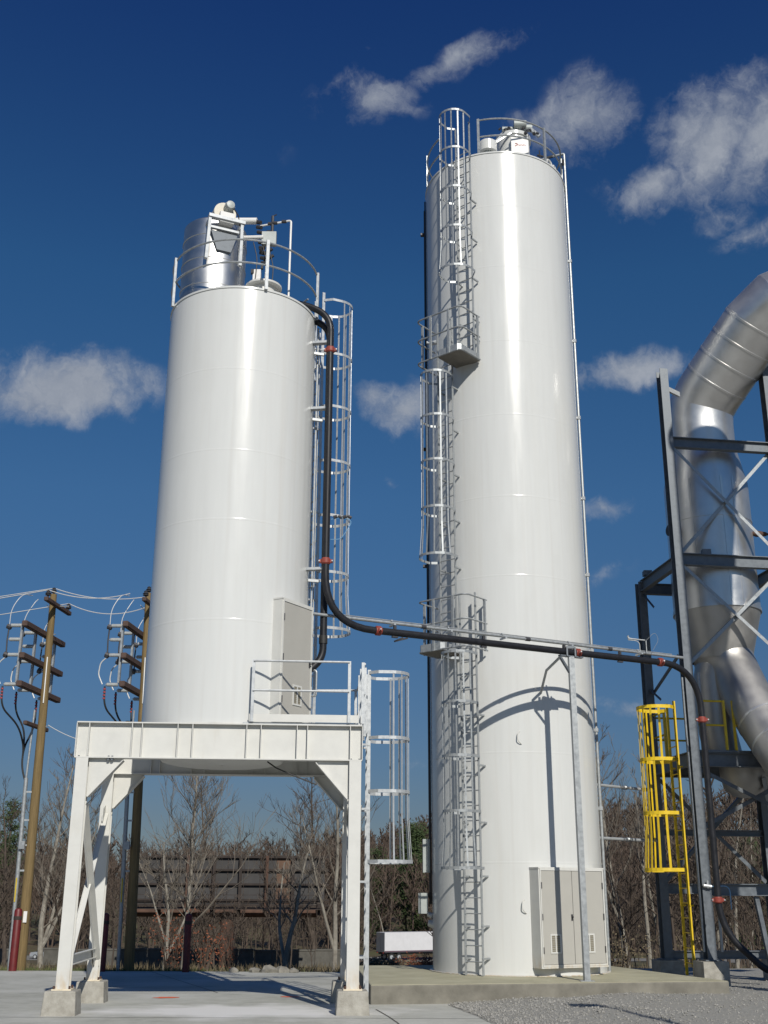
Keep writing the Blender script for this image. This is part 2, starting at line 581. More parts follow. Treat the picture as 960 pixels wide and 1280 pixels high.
# ------------------------------------------------------------------ silo cabinets
def cabinet(parent, C, rad, phi, width, z0, z1, doors, proud=.12):
    n = Vector((math.sin(R(phi)), -math.cos(R(phi)), 0))
    t = Vector((math.cos(R(phi)), math.sin(R(phi)), 0))
    C = Vector((C[0], C[1], 0))
    fr = C + n * (rad + proud)
    back = .9 * rad
    def P(a, b, z):
        return fr + t * a + n * b + Z * z
    mb = MB()
    w = width / 2
    inner = math.sqrt(max(rad ** 2 - w ** 2, .01)) - rad - proud
    # hood sides, top and bottom lips butted together
    mb.prism([P(-w, 0, z0), P(-w, inner - .05, z0), P(-w, inner - .05, z1), P(-w, 0, z1)], -t * .012, t * .012)
    mb.prism([P(w, 0, z0), P(w, inner - .05, z0), P(w, inner - .05, z1), P(w, 0, z1)], -t * .012, t * .012)
    mb.prism([P(-w - .02, .012, z1), P(w + .02, .012, z1), P(w + .02, inner, z1), P(-w - .02, inner, z1)], Z * .001, Z * .03)
    mb.prism([P(-w - .02, .012, z0), P(w + .02, .012, z0), P(w + .02, inner * .9, z0), P(-w - .02, inner * .9, z0)], Z * -.03, Z * -.001)
    cab = mb.build('door_hood', 'frame', parent)
    mb = MB()
    e = .035
    for a0, a1, b0, b1 in ((-w + .013, -w + e, z0, z1), (w - e, w - .013, z0, z1)):
        mb.prism([P(a0, 0, b0), P(a1, 0, b0), P(a1, 0, b1), P(a0, 0, b1)], -n * .05, n * .02)
    mb.prism([P(-w + e, 0, z1 - e), P(w - e, 0, z1 - e), P(w - e, 0, z1), P(-w + e, 0, z1)], -n * .05, n * .018)
    mb.prism([P(-w + e, 0, z0), P(w - e, 0, z0), P(w - e, 0, z0 + e), P(-w + e, 0, z0 + e)], -n * .05, n * .018)
    mb.build('door_frame', 'frame', cab)
    dw = (width - 2 * e) / doors
    for k in range(doors):
        a0 = -w + e + dw * k + .006
        a1 = a0 + dw - .012
        # the leaf is on the parent thing so that its grille and hinges are its sub-parts
        d = MB().prism([P(a0, 0, z0 + e + .006), P(a1, 0, z0 + e + .006), P(a1, 0, z1 - e - .006), P(a0, 0, z1 - e - .006)],
                       -n * .045, n * .006).build('door', 'door', parent)
        g0 = a0 + dw * (.38 if doors == 1 else (.22 if k == 0 else .30))
        gz, gw, gh = z0 + .24, .26, .36
        mb = MB()
        for b0, b1, c0, c1 in ((0, gw, 0, .03), (0, gw, gh - .03, gh), (0, .03, .03, gh - .03), (gw - .03, gw, .03, gh - .03),
                               (gw / 2 - .012, gw / 2 + .012, .03, gh - .03)):
            mb.prism([P(g0 + b0, 0, gz + c0), P(g0 + b1, 0, gz + c0), P(g0 + b1, 0, gz + c1), P(g0 + b0, 0, gz + c1)], n * .007, n * .02)
        mb.build('louvre_frame', 'frame', d)
        mb = MB()
        for q in range(9):
            zq = gz + .035 + q * (gh - .07) / 8.6
            mb.prism([P(g0 + .03, 0, zq), P(g0 + gw / 2 - .012, 0, zq), P(g0 + gw / 2 - .012, 0, zq + .022), P(g0 + .03, 0, zq + .022)], n * .0075, n * .013)
            mb.prism([P(g0 + gw / 2 + .012, 0, zq), P(g0 + gw - .03, 0, zq), P(g0 + gw - .03, 0, zq + .022), P(g0 + gw / 2 + .012, 0, zq + .022)], n * .0075, n * .013)
        mb.build('louvre', 'louvre', d)
        la = a1 if k == 0 else a0 + .03
        lt = MB()
        lt.prism([P(la - .05, 0, (z0 + z1) / 2 - .07), P(la - .01, 0, (z0 + z1) / 2 - .07), P(la - .01, 0, (z0 + z1) / 2 + .05), P(la - .05, 0, (z0 + z1) / 2 + .05)], n * .007, n * .014)
        if k == 0:
            lt.tube([P(la - .03, .014, (z0 + z1) / 2), P(la - .03, .055, (z0 + z1) / 2)], .014, 6)
            lt.build('latch', 'dark', d)
        hs = -1 if (k == 0) else 1
        ha = a0 if hs < 0 else a1
        for zq in (z0 + .3, (z0 + z1) / 2, z1 - .32):
            MB().tube([P(ha, .016, zq - .06), P(ha, .016, zq + .06)], .014, 6).build('hinge', 'dark', d)
    return cab

def shell_profile(rad, z0, z1, seams):
    prof = [(rad, z0)]
    for s in seams:
        prof += [(rad, s - .02), (rad + .0012, s - .012), (rad + .0012, s + .012), (rad, s + .02)]
    prof += [(rad, z1)]
    return prof

# ================================================================== TERRAIN
TAB = [(-200, 0), (19, 0), (34, -.26), (45, -1.05), (60, -2.0), (88, -3.6), (95, -3.62), (130, -5.0), (165, -7.7), (195, -7.9), (260, -6.5), (900, 4)]

def gz(x, y):
    for (a, za), (b, zb) in zip(TAB, TAB[1:]):
        if a <= y <= b:
            z = za + (zb - za) * (y - a) / (b - a)
            break
    if y > 215:
        k = min(1, (y - 215) / 260)
        k = k * k * (3 - 2 * k)
        q = 1 / (1 + math.exp(-(x - 55) / 30))
        z += k * (7 + 24 * q + 3 * math.sin(x * .021 + 1) + 2 * math.sin(x * .05))
    return z

def axis(lo, hi, dense_lo, dense_hi, fine, coarse):
    out, p = [], lo
    while p < hi:
        out.append(p)
        p += fine if dense_lo <= p < dense_hi else coarse
    return out + [hi]

xs = axis(-420, 420, -40, 40, 4, 14)
ys = [-120, -60, -20, 0, 10, 19, 26, 30, 34, 36, 38, 41, 45, 50, 55, 60, 70, 80, 88, 95, 105, 118, 130, 145, 165, 180, 195, 205, 215] + list(range(230, 900, 20)) + [900]
mb = MB()
for y in ys:
    for x in xs:
        bump = 0 if y < 36 else .12 * math.sin(x * 1.7 + y) * math.sin(y * .9 - x * .3)
        mb.v.append(Vector((x, y, gz(x, y) + bump - (.03 if y < 35 else 0))))
W = len(xs)
for j in range(len(ys) - 1):
    for i in range(W - 1):
        mb.f.append((j * W + i, j * W + i + 1, (j + 1) * W + i + 1, (j + 1) * W + i))
struct(mb.build('ground', 'earth', None, True))

# concrete pad: a sheet that follows the fall of the yard
def edge_x(y):
    return 1.17 + (21.3 - y) * .14 if y < 21.3 else 1.17
mb = MB()
pys = [-25, -5, 5, 12, 16, 19, 21.3, 24, 27, 30, 32, 33.6]
for y in pys:
    for x in (-60, -30, -15, -8, -4, -1, edge_x(y)):
        if y > 30 and x > -5:
            pass
        mb.v.append(Vector((x, y, gz(x, y) + .004)))
for j in range(len(pys) - 1):
    for i in range(6):
        mb.f.append((j * 7 + i, j * 7 + i + 1, j * 7 + 8 + i, j * 7 + 7 + i))
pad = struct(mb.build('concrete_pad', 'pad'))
mb = MB()
def strip(p, q, w=.02):
    p, q = Vector((p[0], p[1], 0)), Vector((q[0], q[1], 0))
    d = (q - p).normalized()
    s = Vector((-d.y, d.x, 0)) * w
    vs = []
    for k in range(7):
        c = p.lerp(q, k / 6)
        for e in (-1, 1):
            c2 = c + s * e
            vs.append((c2.x, c2.y, gz(c2.x, c2.y) + .008))
    mb.add(vs, [(2 * k, 2 * k + 1, 2 * k + 3, 2 * k + 2) for k in range(6)])
a = at(470, 1262, 20.4)
b2 = at(497, 1279, 18.1)
strip((a.x, a.y), (b2.x, b2.y), .014)
strip((b2.x, b2.y), (b2.x + .55, 12), .014)
strip((-30, 18.35), (edge_x(18.35) - .02, 18.75), .012)
strip((-3.3, 24.5), (-6.4, 33.5), .012)
mb.build('expansion_joint', 'joint', pad)

# gravel yard
random.seed(4)
def gravel_z(x, y):
    rise = max(0, min(1, (x - 1.2) / 2.5))
    k = max(0, min(1, (y - 17) / 5.5))
    return gz(x, y) + .01 + rise * k * .13 + rise * .02 * math.sin(x * 2.1 + y * 1.3) + rise * .015 * math.sin(x * 4.3 - y * 3)
mb = MB()
gys = [-20, -5, 5, 10, 13] + [14 + .35 * i for i in range(46)] + [31, 33, 35]
gx = [0, .15, .4, .8, 1.2, 1.7, 2.2, 2.8, 3.4, 4, 4.6, 5.2, 5.8, 6.4, 7, 7.6, 8.3, 9, 10, 12, 15, 20, 30, 45]
for y in gys:
    for dx in gx:
        x = edge_x(y) + dx
        mb.v.append(Vector((x, y, gravel_z(x, y) - (.012 if dx == 0 else 0))))
W = len(gx)
for j in range(len(gys) - 1):
    for i in range(W - 1):
        mb.f.append((j * W + i, j * W + i + 1, (j + 1) * W + i + 1, (j + 1) * W + i))
struct(mb.build('gravel_yard', 'gravel', None, True))
mb = MB()
OCT = [(1, 0, 0), (-1, 0, 0), (0, 1, 0), (0, -1, 0), (0, 0, 1), (0, 0, -1)]
OF = [(0, 2, 4), (2, 1, 4), (1, 3, 4), (3, 0, 4), (2, 0, 5), (1, 2, 5), (3, 1, 5), (0, 3, 5)]
for i in range(9000):
    y = random.uniform(15.8, 27.5)
    x = edge_x(y) + random.uniform(-.12, 1) ** 1 * random.uniform(.2, 8.5)
    if x < edge_x(y) + .06 * random.random() ** 2:
        continue
    s = random.uniform(.008, .024)
    m = Matrix.Rotation(random.uniform(0, 6.28), 3, Vector((random.random(), random.random(), random.random() + .1)))
    q = Vector((x, y, gravel_z(x, y) + s * .3))
    mb.add([q + m @ Vector((p[0] * s * random.uniform(.7, 1.2), p[1] * s, p[2] * s * random.uniform(.6, 1))) for p in OCT], OF)
o = mb.build('gravel', 'stone')
tag(o, 'loose grey gravel stones spread over the yard in front of the slab', 'gravel', kind='stuff')

# foundation slab under the tall silo
SL = [(-.2, 21.5), (6.55, 22.9), (5.0, 28.2), (-.6, 27.2)]
SLZ = .28
mb = MB()
mb.prism([(x, y, 0) for x, y in SL], Z * -.3, Z * SLZ)
slab = mb.build('foundation_slab', 'slab')
bv = slab.modifiers.new('bevel', 'BEVEL')
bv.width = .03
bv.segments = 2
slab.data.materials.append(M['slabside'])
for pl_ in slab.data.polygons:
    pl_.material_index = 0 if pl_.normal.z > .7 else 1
struct(slab)

# road far below
mb = MB()
for x in range(-160, 170, 10):
    for y in (172, 192):
        mb.v.append(Vector((x, y, gz(x, y) + .2)))
n = len(mb.v) // 2
mb.f = [(2 * i, 2 * i + 2, 2 * i + 3, 2 * i + 1) for i in range(n - 1)]
struct(mb.build('road', 'road'))

# ================================================================== LEFT SILO ON ITS FRAME
YAW = R(4)
E1 = Vector((math.cos(YAW), math.sin(YAW), 0))
E2 = Vector((-math.sin(YAW), math.cos(YAW), 0))
FO = Vector((-5.0, 19.1, 0))
FW, FD = 4.54, 2.7
def fl(a, b, z=0):
    return FO + E1 * a + E2 * b + Z * z
BZ0, BZ1 = 3.93, 4.53
RL = 1.478
CL = fl(2.2, 1.45)

frame = thing('support_frame', 'white steel portal frame on concrete footings carrying the shorter silo', 'steel frame', fl(FW / 2, FD / 2))
legs = [(0, 0), (FW, 0), (0, FD), (FW, FD)]
rotm = Matrix.Rotation(YAW, 3, 'Z')
for a, b in legs:
    zg = gz(0, fl(a, b).y)
    ft = MB()
    w0, w1 = .28, .24
    tp = zg + .36
    pts0 = [fl(a + i * w0, b + j * w0, zg - .2) for i, j in ((-1, -1), (1, -1), (1, 1), (-1, 1))]
    pts1 = [fl(a + i * w1, b + j * w1, tp) for i, j in ((-1, -1), (1, -1), (1, 1), (-1, 1))]
    ft.add(pts0 + pts1, [(3, 2, 1, 0), (4, 5, 6, 7), (0, 1, 5, 4), (1, 2, 6, 5), (2, 3, 7, 6), (3, 0, 4, 7)])
    fo = ft.build('footing', 'concrete', frame)
    bv = fo.modifiers.new('bevel', 'BEVEL')
    bv.width = .02
    bv.segments = 2
    m = MB()
    m.ibeam(fl(a, b, tp + .02), fl(a, b, BZ0 - .002), .21, .2, up=E2)
    lg = m.build('leg', 'frame', frame)
    m = MB()
    m.box(fl(a, b, tp + .01), (.3, .3, .02), rotm)
    m.build('base_plate', 'stain', lg)
    m = MB()
    for i in (-1, 1):
        for j in (-1, 1):
            m.tube([fl(a + i * .12, b + j * .12, tp + .02), fl(a + i * .12, b + j * .12, tp + .065)], .016, 6)
    m.build('anchor_bolt', 'rust', lg)
def girder(name, p, q, h0, h1, w, out, stiff, ln):
    """plate girder with stiffener plates; out: unit vector across"""
    m = MB()
    d = (q - p).normalized()
    zc = (h0 + h1) / 2
    m.bar(p + Z * zc, q + Z * zc, .014, h1 - h0 - .04)
    m.bar(p + Z * (h1 - .01), q + Z * (h1 - .01), w, .02)
    m.bar(p + Z * (h0 + .01), q + Z * (h0 + .01), w, .02)
    o = m.build(name, 'frame', frame)
    for s in stiff:
        for sd in (-1, 1):
            c = p + d * s + out * (sd * (w / 4 + .004)) + Z * zc
            MB().bar(c - Z * (h1 - h0 - .042) / 2, c + Z * (h1 - h0 - .042) / 2, .012, w / 2 - .012, up=out).build('stiffener', 'frame', o)
    return o
def xl(u):   # frame coordinate of a stiffener seen at photo column u on the front girder
    y = (640 - 928) / F
    k = (u - 480) / F / (CT - y * ST)
    return (k * FO.y - FO.x) / (E1.x - k * E1.y)
st = [xl(u) + .135 for u in (113, 166.5, 179, 223.5, 242, 309.5, 327.5, 372.5, 385.5, 439)]
fb = girder('girder', fl(-.135, 0), fl(FW + .115, 0), BZ0, BZ1, .2, E2, st, 0)
m = MB()
for s in (0, FW + .25):
    m.bar(fl(-.135 + s, 0, BZ0 + .02), fl(-.135 + s, 0, BZ1 - .02), .012, .19, up=E2)
m.build('end_plate', 'frame', fb)
m = MB()
for s in (-.07, .07, .42, .48, FW - .07, FW + .07):
    m.tube([fl(s, -.06, BZ0 - .04), fl(s, -.06, BZ0 - .001)], .026, 6)
    m.tube([fl(s, -.05, BZ0 + .021), fl(s, -.05, BZ0 + .04)], .016, 6)
m.build('bolt', 'steel', fb)
girder('girder', fl(-.135, FD), fl(FW + .115, FD), BZ0, BZ1, .2, E2, st, 0)
for a in (0, FW):
    girder('girder', fl(a, .101), fl(a, FD - .101), BZ0 + .0, BZ1 - .003, .18, E1, [.6, 1.25, 1.9], 0)
# corner gussets of front and rear frames
for b in (0, FD):
    for a, s in ((0, 1), (FW, -1)):
        g = MB()
        x0, x1 = a + s * .101, a + s * .66
        zt = BZ0 - .003
        g.prism([fl(x0, b, zt - .62), fl(x0, b, zt), fl(x1, b, zt), fl(x1, b, zt - .03), fl(x0 + s * .04, b, zt - .62)], -E2 * .009, E2 * .009)
        d0, d1 = fl(x0 + s * .03, b, zt - .625), fl(x1 + s * .005, b, zt - .03)
        g.bar(d0, d1, .19, .014, up=Z)
        g.build('gusset', 'frame', frame)
# side bracing
for a in (0, FW):
    for z0, z1, off in ((.62, 3.15, -.03), (3.15, .62, .03)):
        m = MB()
        m.bar(fl(a + off, .115, z0), fl(a + off, FD - .115, z1), .012, .13, up=Z)
        m.bar(fl(a + off + .05, .115, z0 + .06), fl(a + off + .05, FD - .115, z1 + .06), .09, .012, up=Z)
        m.build('brace', 'frame', frame)
    m = MB()
    m.channel(fl(a, .11, .78), fl(a, FD - .11, .78), .16, .05)
    m.build('strut', 'frame', frame)
    for b, s in ((.106, 1), (FD - .106, -1)):
        for zc in (.75, 3.15):
            MB().prism([fl(a, b, zc - .2), fl(a, b + s * .26, zc - .1), fl(a, b + s * .26, zc + .12), fl(a, b, zc + .22)], -E1 * .006, E1 * .006).build('brace_plate', 'frame', frame)
# deck, toe boards, railing
DK = BZ1 + .003
MB().prism([fl(2.62, -.04, 0), fl(FW + .08, -.04, 0), fl(FW + .08, FD + .04, 0), fl(2.62, FD + .04, 0)], Z * DK, Z * (DK + .03)).build('deck', 'bright', frame)
m = MB()
m.bar(fl(2.72, -.07, DK + .1), fl(FW + .05, -.07, DK + .1), .012, .13)
m.bar(fl(FW + .09, -.064, DK + .1), fl(FW + .09, .58, DK + .1), .012, .13)
m.bar(fl(FW + .09, 1.2, DK + .1), fl(FW + .09, FD + .06, DK + .1), .012, .13)
m.bar(fl(3.3, FD + .066, DK + .1), fl(FW + .08, FD + .066, DK + .1), .012, .13)
m.build('toe_board', 'frame', frame)
rail_z = (DK + .56, DK + 1.07)
def post(a, b, top=1.09, pm='bright'):
    return MB().bar(fl(a, b, DK + .03), fl(a, b, DK + top), .05, .05, up=E2).build('railing_post', pm, frame)
for a, b in ((2.77, -.095), (4.42, -.095), (FW + .12, .0), (FW + .12, .58), (FW + .12, 1.22), (FW + .12, FD), (3.35, FD + .1)):
    post(a, b)
m = MB()
for z in rail_z:
    m.tube([fl(2.77, -.125, z), fl(4.42, -.125, z)], .02, 8)
m.build('handrail', 'bright', frame)
m = MB()
for z in rail_z:
    m.tube([fl(FW + .15, 0, z), fl(FW + .15, .58, z)], .02, 8)
    m.tube([fl(FW + .15, 1.22, z), fl(FW + .15, FD, z), fl(3.35, FD + .13, z)], .02, 8)
m.build('handrail', 'bright', frame)
lx = FW + .27
ladder(frame, fl(lx, .92), E1, .12, DK + 1.1, .45, 'bright', [2.33, 3.5, 4.42, 5.58], standoff=.12, brackets=(.8, 2.0, 3.2, 4.3))
# grab posts beside ladder
m = MB()
for b in (.62, 1.18):
    m.bar(fl(lx - .08, b, DK - .1), fl(lx - .08, b, DK + 1.12), .05, .05, up=E2)
m.build('grab_post', 'bright', frame)
# cable slung under the front girder
m = MB()
m.tube([fl(3.05, .4, 3.95), fl(3.2, .2, 3.83), fl(3.5, .14, 3.7), fl(3.9, .14, 3.55)], .012, 6)
m.build('cable', 'rubber', frame, True)

ZB, ZR = BZ1 + .005, 12.92
silo = thing('storage_silo', 'shorter white cylindrical silo standing on the white steel frame', 'silo', (CL.x, CL.y, ZB))
c0 = (CL.x, CL.y, 0)
MB().lathe(shell_profile(RL, ZB, ZR, [6.35, 8.2, 9.55, 11.2]), c0, 128, capb=True).build('shell', 'shell', silo, True, ang=8)
MB().lathe([(.02, 3.985), (.9, 4.0), (1.08, 4.04), (1.14, 4.14), (1.15, ZB - .01)], c0, 96).build('hopper_floor', 'frame', silo, True)
MB().lathe([(RL + .001, ZR - .01), (RL + .016, ZR - .01), (RL + .016, ZR + .03), (RL - .02, ZR + .03)], c0, 128).build('roof_rim', 'shell', silo, True)
MB().lathe([(RL - .02, ZR + .028), (.05, ZR + .34)], c0, 96, capt=True).build('roof', 'shell', silo, True)
MB().lathe([(RL + .002, ZB), (RL + .05, ZB), (RL + .05, ZB + .015), (RL + .002, ZB + .015)], c0, 128).build('base_ring', 'frame', silo, True)
cabinet(silo, CL, RL, 58, .92, 4.70, 6.78, 1)
# roof handrail: posts and two ring rails
for ph in (-62, 23, 84, 150, 215):
    a = R(ph)
    p = Vector((CL.x + (RL + .045) * math.sin(a), CL.y - (RL + .045) * math.cos(a), 0))
    MB().bar(p + Z * (ZR + .0), p + Z * (ZR + 1.1), .06, .05, up=Vector((math.sin(a), -math.cos(a), 0))).build('railing_post', 'bright', silo)
for z in (ZR + .55, ZR + 1.06):
    MB().tube(arc(CL, RL + .02, -62, 84, 40, z), .02, 8).build('ring_rail', 'galv', silo, True)
    MB().tube(arc(CL, RL + .02, 124, 298, 34, z), .02, 8).build('ring_rail', 'galv', silo, True)
nn = (math.sin(R(116)), -math.cos(R(116)))
lb = (CL.x + (RL + .2) * nn[0], CL.y + (RL + .2) * nn[1])
ladder(silo, lb, nn, ZB + .05, ZR + 1.05, .43, 'bright', [6.65, 7.78, 8.95, 10.12, 11.32, 12.52, 13.78], standoff=.2,
       brackets=(5.4, 7.2, 9.0, 10.8, 12.6))
# conduit and stand-off brackets along the right flank
for ph, rr, r0 in ((90, RL + .06, .018), (97, RL + .1, .014)):
    a = R(ph)
    p = Vector((CL.x + rr * math.sin(a), CL.y - rr * math.cos(a), 0))
    MB().tube([p + Z * (ZB + .1), p + Z * (ZR - .1)], r0, 8).build('conduit', 'bright', silo, True)
PA = Vector((-1.09, 20.3, 0))
PB = Vector((-1.12, 20.56, 0))
for z in (12.35, 10.9, 7.6):
    m = MB()
    s = Vector((CL.x + RL * math.sin(R(80)), CL.y - RL * math.cos(R(80)), 0))
    m.bar(s + Z * z, PA + Z * z + Vector((-.06, .1, 0)), .12, .05)
    m.bar(s + Z * (z - .2) + Vector((.02, .05, 0)), PB + Z * (z - .2) + Vector((-.1, 0, 0)), .05, .05)
    m.build('pipe_bracket', 'bright', silo)
m = MB()   # rung-like handle and small fittings by the door
s = Vector((CL.x + RL * math.sin(R(82)), CL.y - RL * math.cos(R(82)), 0))
m.tube(bend([s + Z * 5.7, s + Vector((.22, -.05, 5.68)), s + Vector((.22, -.05, 5.2)), s + Z * 5.22], .05), .018, 6)
m.build('handle', 'galv', silo, True)
# manhole on the roof
mc = at(331, 356, 20.2)
mh = MB().lathe([(.26, ZR + .08), (.26, ZR + .52), (.37, ZR + .52), (.37, ZR + .56), (.2, ZR + .57)], (mc.x - .02, 20.2, 0), 32, capt=True).build('roof_nozzle', 'frame', silo, True)

# --- dust collector on the short silo
DC = Vector((CL.x - .70, CL.y + .05, 0))
dz0, dz1 = ZR + .52, 15.5
dust = thing('dust_collector', 'stainless steel drum dust collector on the roof of the shorter silo', 'dust collector', (DC.x, DC.y, dz0))
DRr = .66
prof = [(DRr, dz0)]
for z in (dz0 + .55, dz0 + 1.15, dz0 + 1.7):
    prof += [(DRr, z - .02), (DRr + .012, z - .012), (DRr + .012, z + .012), (DRr, z + .02)]
prof += [(DRr, dz1), (DRr - .05, dz1 + .05), (.1, dz1 + .12)]
MB().lathe(prof, DC, 64, capt=True).build('drum', 'drum', dust, True)
MB().lathe([(DRr + .01, dz0 - .12), (DRr + .09, dz0 - .12), (DRr + .09, dz0 + .02), (DRr + .01, dz0 + .02)], DC, 64).build('base_flange', 'galv', dust, True)
m = MB()
for k in range(36):
    a = 2 * math.pi * k / 36
    p = Vector((DC.x + (DRr + .055) * math.cos(a), DC.y + (DRr + .055) * math.sin(a), dz0 + .02))
    m.tube([p, p + Z * .03], .014, 5)
m.build('bolt', 'dark', dust)
fa = R(24)
fn = Vector((math.sin(fa), -math.cos(fa), 0))
ftan = Vector((math.cos(fa), math.sin(fa), 0))
def dp(a, b, z):
    return Vector((DC.x, DC.y, 0)) + fn * (DRr + b) + ftan * a + Z * z
m = MB()
for s in (-1, 1):
    m.bar(dp(s * .34, .12, 15.38), dp(s * .36, .05, 14.45), .06, .09, up=fn)
    m.bar(dp(s * .34, .12, 15.34), dp(s * .34, -.25, 15.34), .05, .06)
m.bar(dp(-.37, .13, 15.41), dp(.4, .13, 15.41), .12, .07)
m.bar(dp(-.3, .06, 15.2), dp(.3, .06, 15.2), .08, .05)
m.build('fan_arm', 'bright', dust)
MB().prism([dp(-.14, .02, 14.72), dp(.16, .02, 14.72), dp(.28, .02, 15.15), dp(-.28, .02, 15.15)], -fn * .05, fn * .03).build('opening_plate', 'steel', dust)  # dark plate in place of an opening; recess and reflection put into its colour
# fan scroll on top
fc = DC + fn * (DRr - .08) + Z * (dz1 + .14) + ftan * .0
mm = Matrix((ftan, Z, fn)).transposed()
MB().lathe([(.04, -.13), (.235, -.13), (.235, .1), (.04, .1)], fc, 32, mm, capb=True, capt=True).build('fan_housing', 'cream', dust, True)
MB().box(fc + fn * .15 + Z * -.18 + ftan * .02, (.3, .16, .24), Matrix((ftan, fn, Z)).transposed()).build('fan_duct', 'white', dust)
m = MB()
m.lathe([(.02, .1), (.1, .1), (.1, .24), (.085, .3), (.02, .31)], fc + Z * .1 + ftan * .06, 20, mm, capt=True)
for k in range(10):
    a = 2 * math.pi * k / 10
    m.bar(fc + Z * .1 + ftan * .06 + ftan * (.1 * math.cos(a)) + Z * (.1 * math.sin(a)) + fn * .12,
          fc + Z * .1 + ftan * .06 + ftan * (.1 * math.cos(a)) + Z * (.1 * math.sin(a)) + fn * .23, .014, .02)
m.build('fan_motor', 'box', dust)
m = MB()
m.tube([fc + fn * .22 + ftan * .14 + Z * .08, fc + fn * .24 + ftan * .25 - Z * .1, fc + fn * .2 + ftan * .3 - Z * .3], .012, 6)
m.build('motor_cable', 'rubber', dust, True)
# air header, pulse valves and control boxes to the right of the drum
hx = DC.x + DRr + .18
m = MB()
m.tube([Vector((DC.x + .35, DC.y - .15, 15.75)), Vector((hx + .05, DC.y - .2, 15.72))], .07, 12)
m.tube([Vector((hx - .2, DC.y - .25, 15.28)), Vector((hx + .22, DC.y - .3, 15.26))], .045, 10)
m.build('air_header', 'white', dust, True)
m = MB()
random.seed(3)
for k in range(9):
    z = 15.7 - k * .13
    p = Vector((hx + .04 + .02 * k, DC.y - .2 - .01 * k, z))
    m.tube([p, p + Vector((.1, -.05, -.05))], .045 - .002 * (k % 3), 8)
for k in range(7):
    p = Vector((hx + .25 + random.uniform(-.05, .1), DC.y - .3 + random.uniform(-.06, .06), 14.75 + random.uniform(-.12, .3)))
    m.tube([p, p + Vector((random.uniform(-.12, .12), random.uniform(-.1, .1), random.uniform(-.12, .12)))], random.uniform(.02, .05), 8)
m.build('pulse_valve', 'dark', dust, True)
MB().box((hx + .33, DC.y - .25, 15.25), (.3, .12, .3)).build('control_box', 'box', dust)
MB().box((hx + .12, DC.y - .32, 14.05), (.16, .12, .8)).build('control_panel', 'white', dust)
m = MB()
for k, (dx, zz) in enumerate(((.02, 13.9), (.22, 13.75), (.36, 13.6))):
    p = Vector((hx + dx, DC.y - .36, 15.1 - k * .1))
    m.tube(bend([p, p + Vector((.1, -.04, -.4)), Vector((hx + dx + .08, DC.y - .4, zz + .3)), Vector((hx + dx - .02, DC.y - .3, zz))], .15, 4), .011, 5)
for z in (13.75, 14.05, 14.4):
    m.box((hx + .03, DC.y - .36, z), (.06, .08, .09))
    m.box((hx + .22, DC.y - .36, z + .1), (.05, .06, .07))
m.build('air_hose', 'rubber', dust, True)
# white air pipe frame
zt = 15.64
pr = at(361, 360, CL.y - .3)
m = MB()
m.tube(bend([Vector((hx + .1, DC.y - .2, zt - .05)), Vector((pr.x, CL.y - .3, zt)), Vector((pr.x, CL.y - .3, ZR + .45))], .06), .022, 8)
m.build('air_pipe', 'white', dust, True)
m = MB()
for f_, dz in ((.35, .0), (.5, .0), (.78, .01)):
    p = Vector((hx + .1, DC.y - .2, zt - .03)).lerp(Vector((pr.x, CL.y - .3, zt)), f_)
    m.tube([p - Vector((.05, 0, 0)), p + Vector((.05, 0, 0))], .036, 8)
p = Vector((hx + .1, DC.y - .2, zt)).lerp(Vector((pr.x, CL.y - .3, zt)), .42)
m.tube([p + Z * .16, p - Z * .28], .03, 8)
m.tube([p + Z * .16, p + Vector((.08, 0, .2))], .012, 6)
m.tube([p - Z * .2, p + Vector((-.12, 0, -.2))], .014, 6)
m.build('air_valve', 'dark', dust, True)

dust.location.z -= .44      # the whole collector sits down on the roof cone

# ================================================================== BLACK CONVEYING PIPES
D = Vector((.9008, .4343, 0)).normalized()
PC = at(714, 815, 22.6)
HZ = 6.5
def coupling(parent, p, d, r=.068, m='orange'):
    d = Vector(d).normalized()
    a = d.orthogonal().normalized()
    b = d.cross(a)
    mb = MB()
    mb.tube([p - d * .06, p - d * .045, p - d * .04, p + d * .04, p + d * .045, p + d * .06], [r + .008, r + .014, r + .024, r + .024, r + .014, r + .008], 16)
    s = Vector((d.y, -d.x, 0)) if abs(d.z) < .7 else Vector((1, 0, 0))
    for k in (-1, 1):
        mb.box(p + s * (k * (r + .035)), (.05, .06, .06))
    o = mb.build('coupling', m, parent, True)
    mb = MB()
    for k in (-1, 1):
        mb.tube([p + s * (k * (r + .055)) - a.cross(s).normalized() * .0 + Vector((0, -.05, 0)), p + s * (k * (r + .055)) + Vector((0, .05, 0))], .014, 6)
    mb.build('coupling_bolt', 'bright', o)
    return o
pipeA = thing('conveying_pipe', 'long black pipe with orange couplings running between the silos to the steel tower', 'pipe', (PA.x, PA.y, HZ))
tEnd = 8.76
ce = PA + D * tEnd
pts = [Vector((-2.5, 20.45, ZR + .35)), Vector((-1.75, 20.36, ZR + .32)), PA + Z * (ZR - .02), PA + Z * HZ, ce + Z * HZ,
       Vector((6.95, 24.55, 0)) + Z * 5.3, Vector((6.98, 24.62, 1.5)), Vector((7.55, 24.4, .42)), Vector((8.0, 24.2, .42))]
path = bend(pts[:4] + [ce + Z * HZ, Vector((ce.x + .02, ce.y + .02, 1.15)), Vector((ce.x + .85, ce.y - .05, .38)), Vector((ce.x + 1.25, ce.y - .05, .36))],
            [.5, .85, 1.0, 1.0, .7, .4], 10)
MB().tube(path, .068, 16).build('pipe_run', 'pipe', pipeA, True)
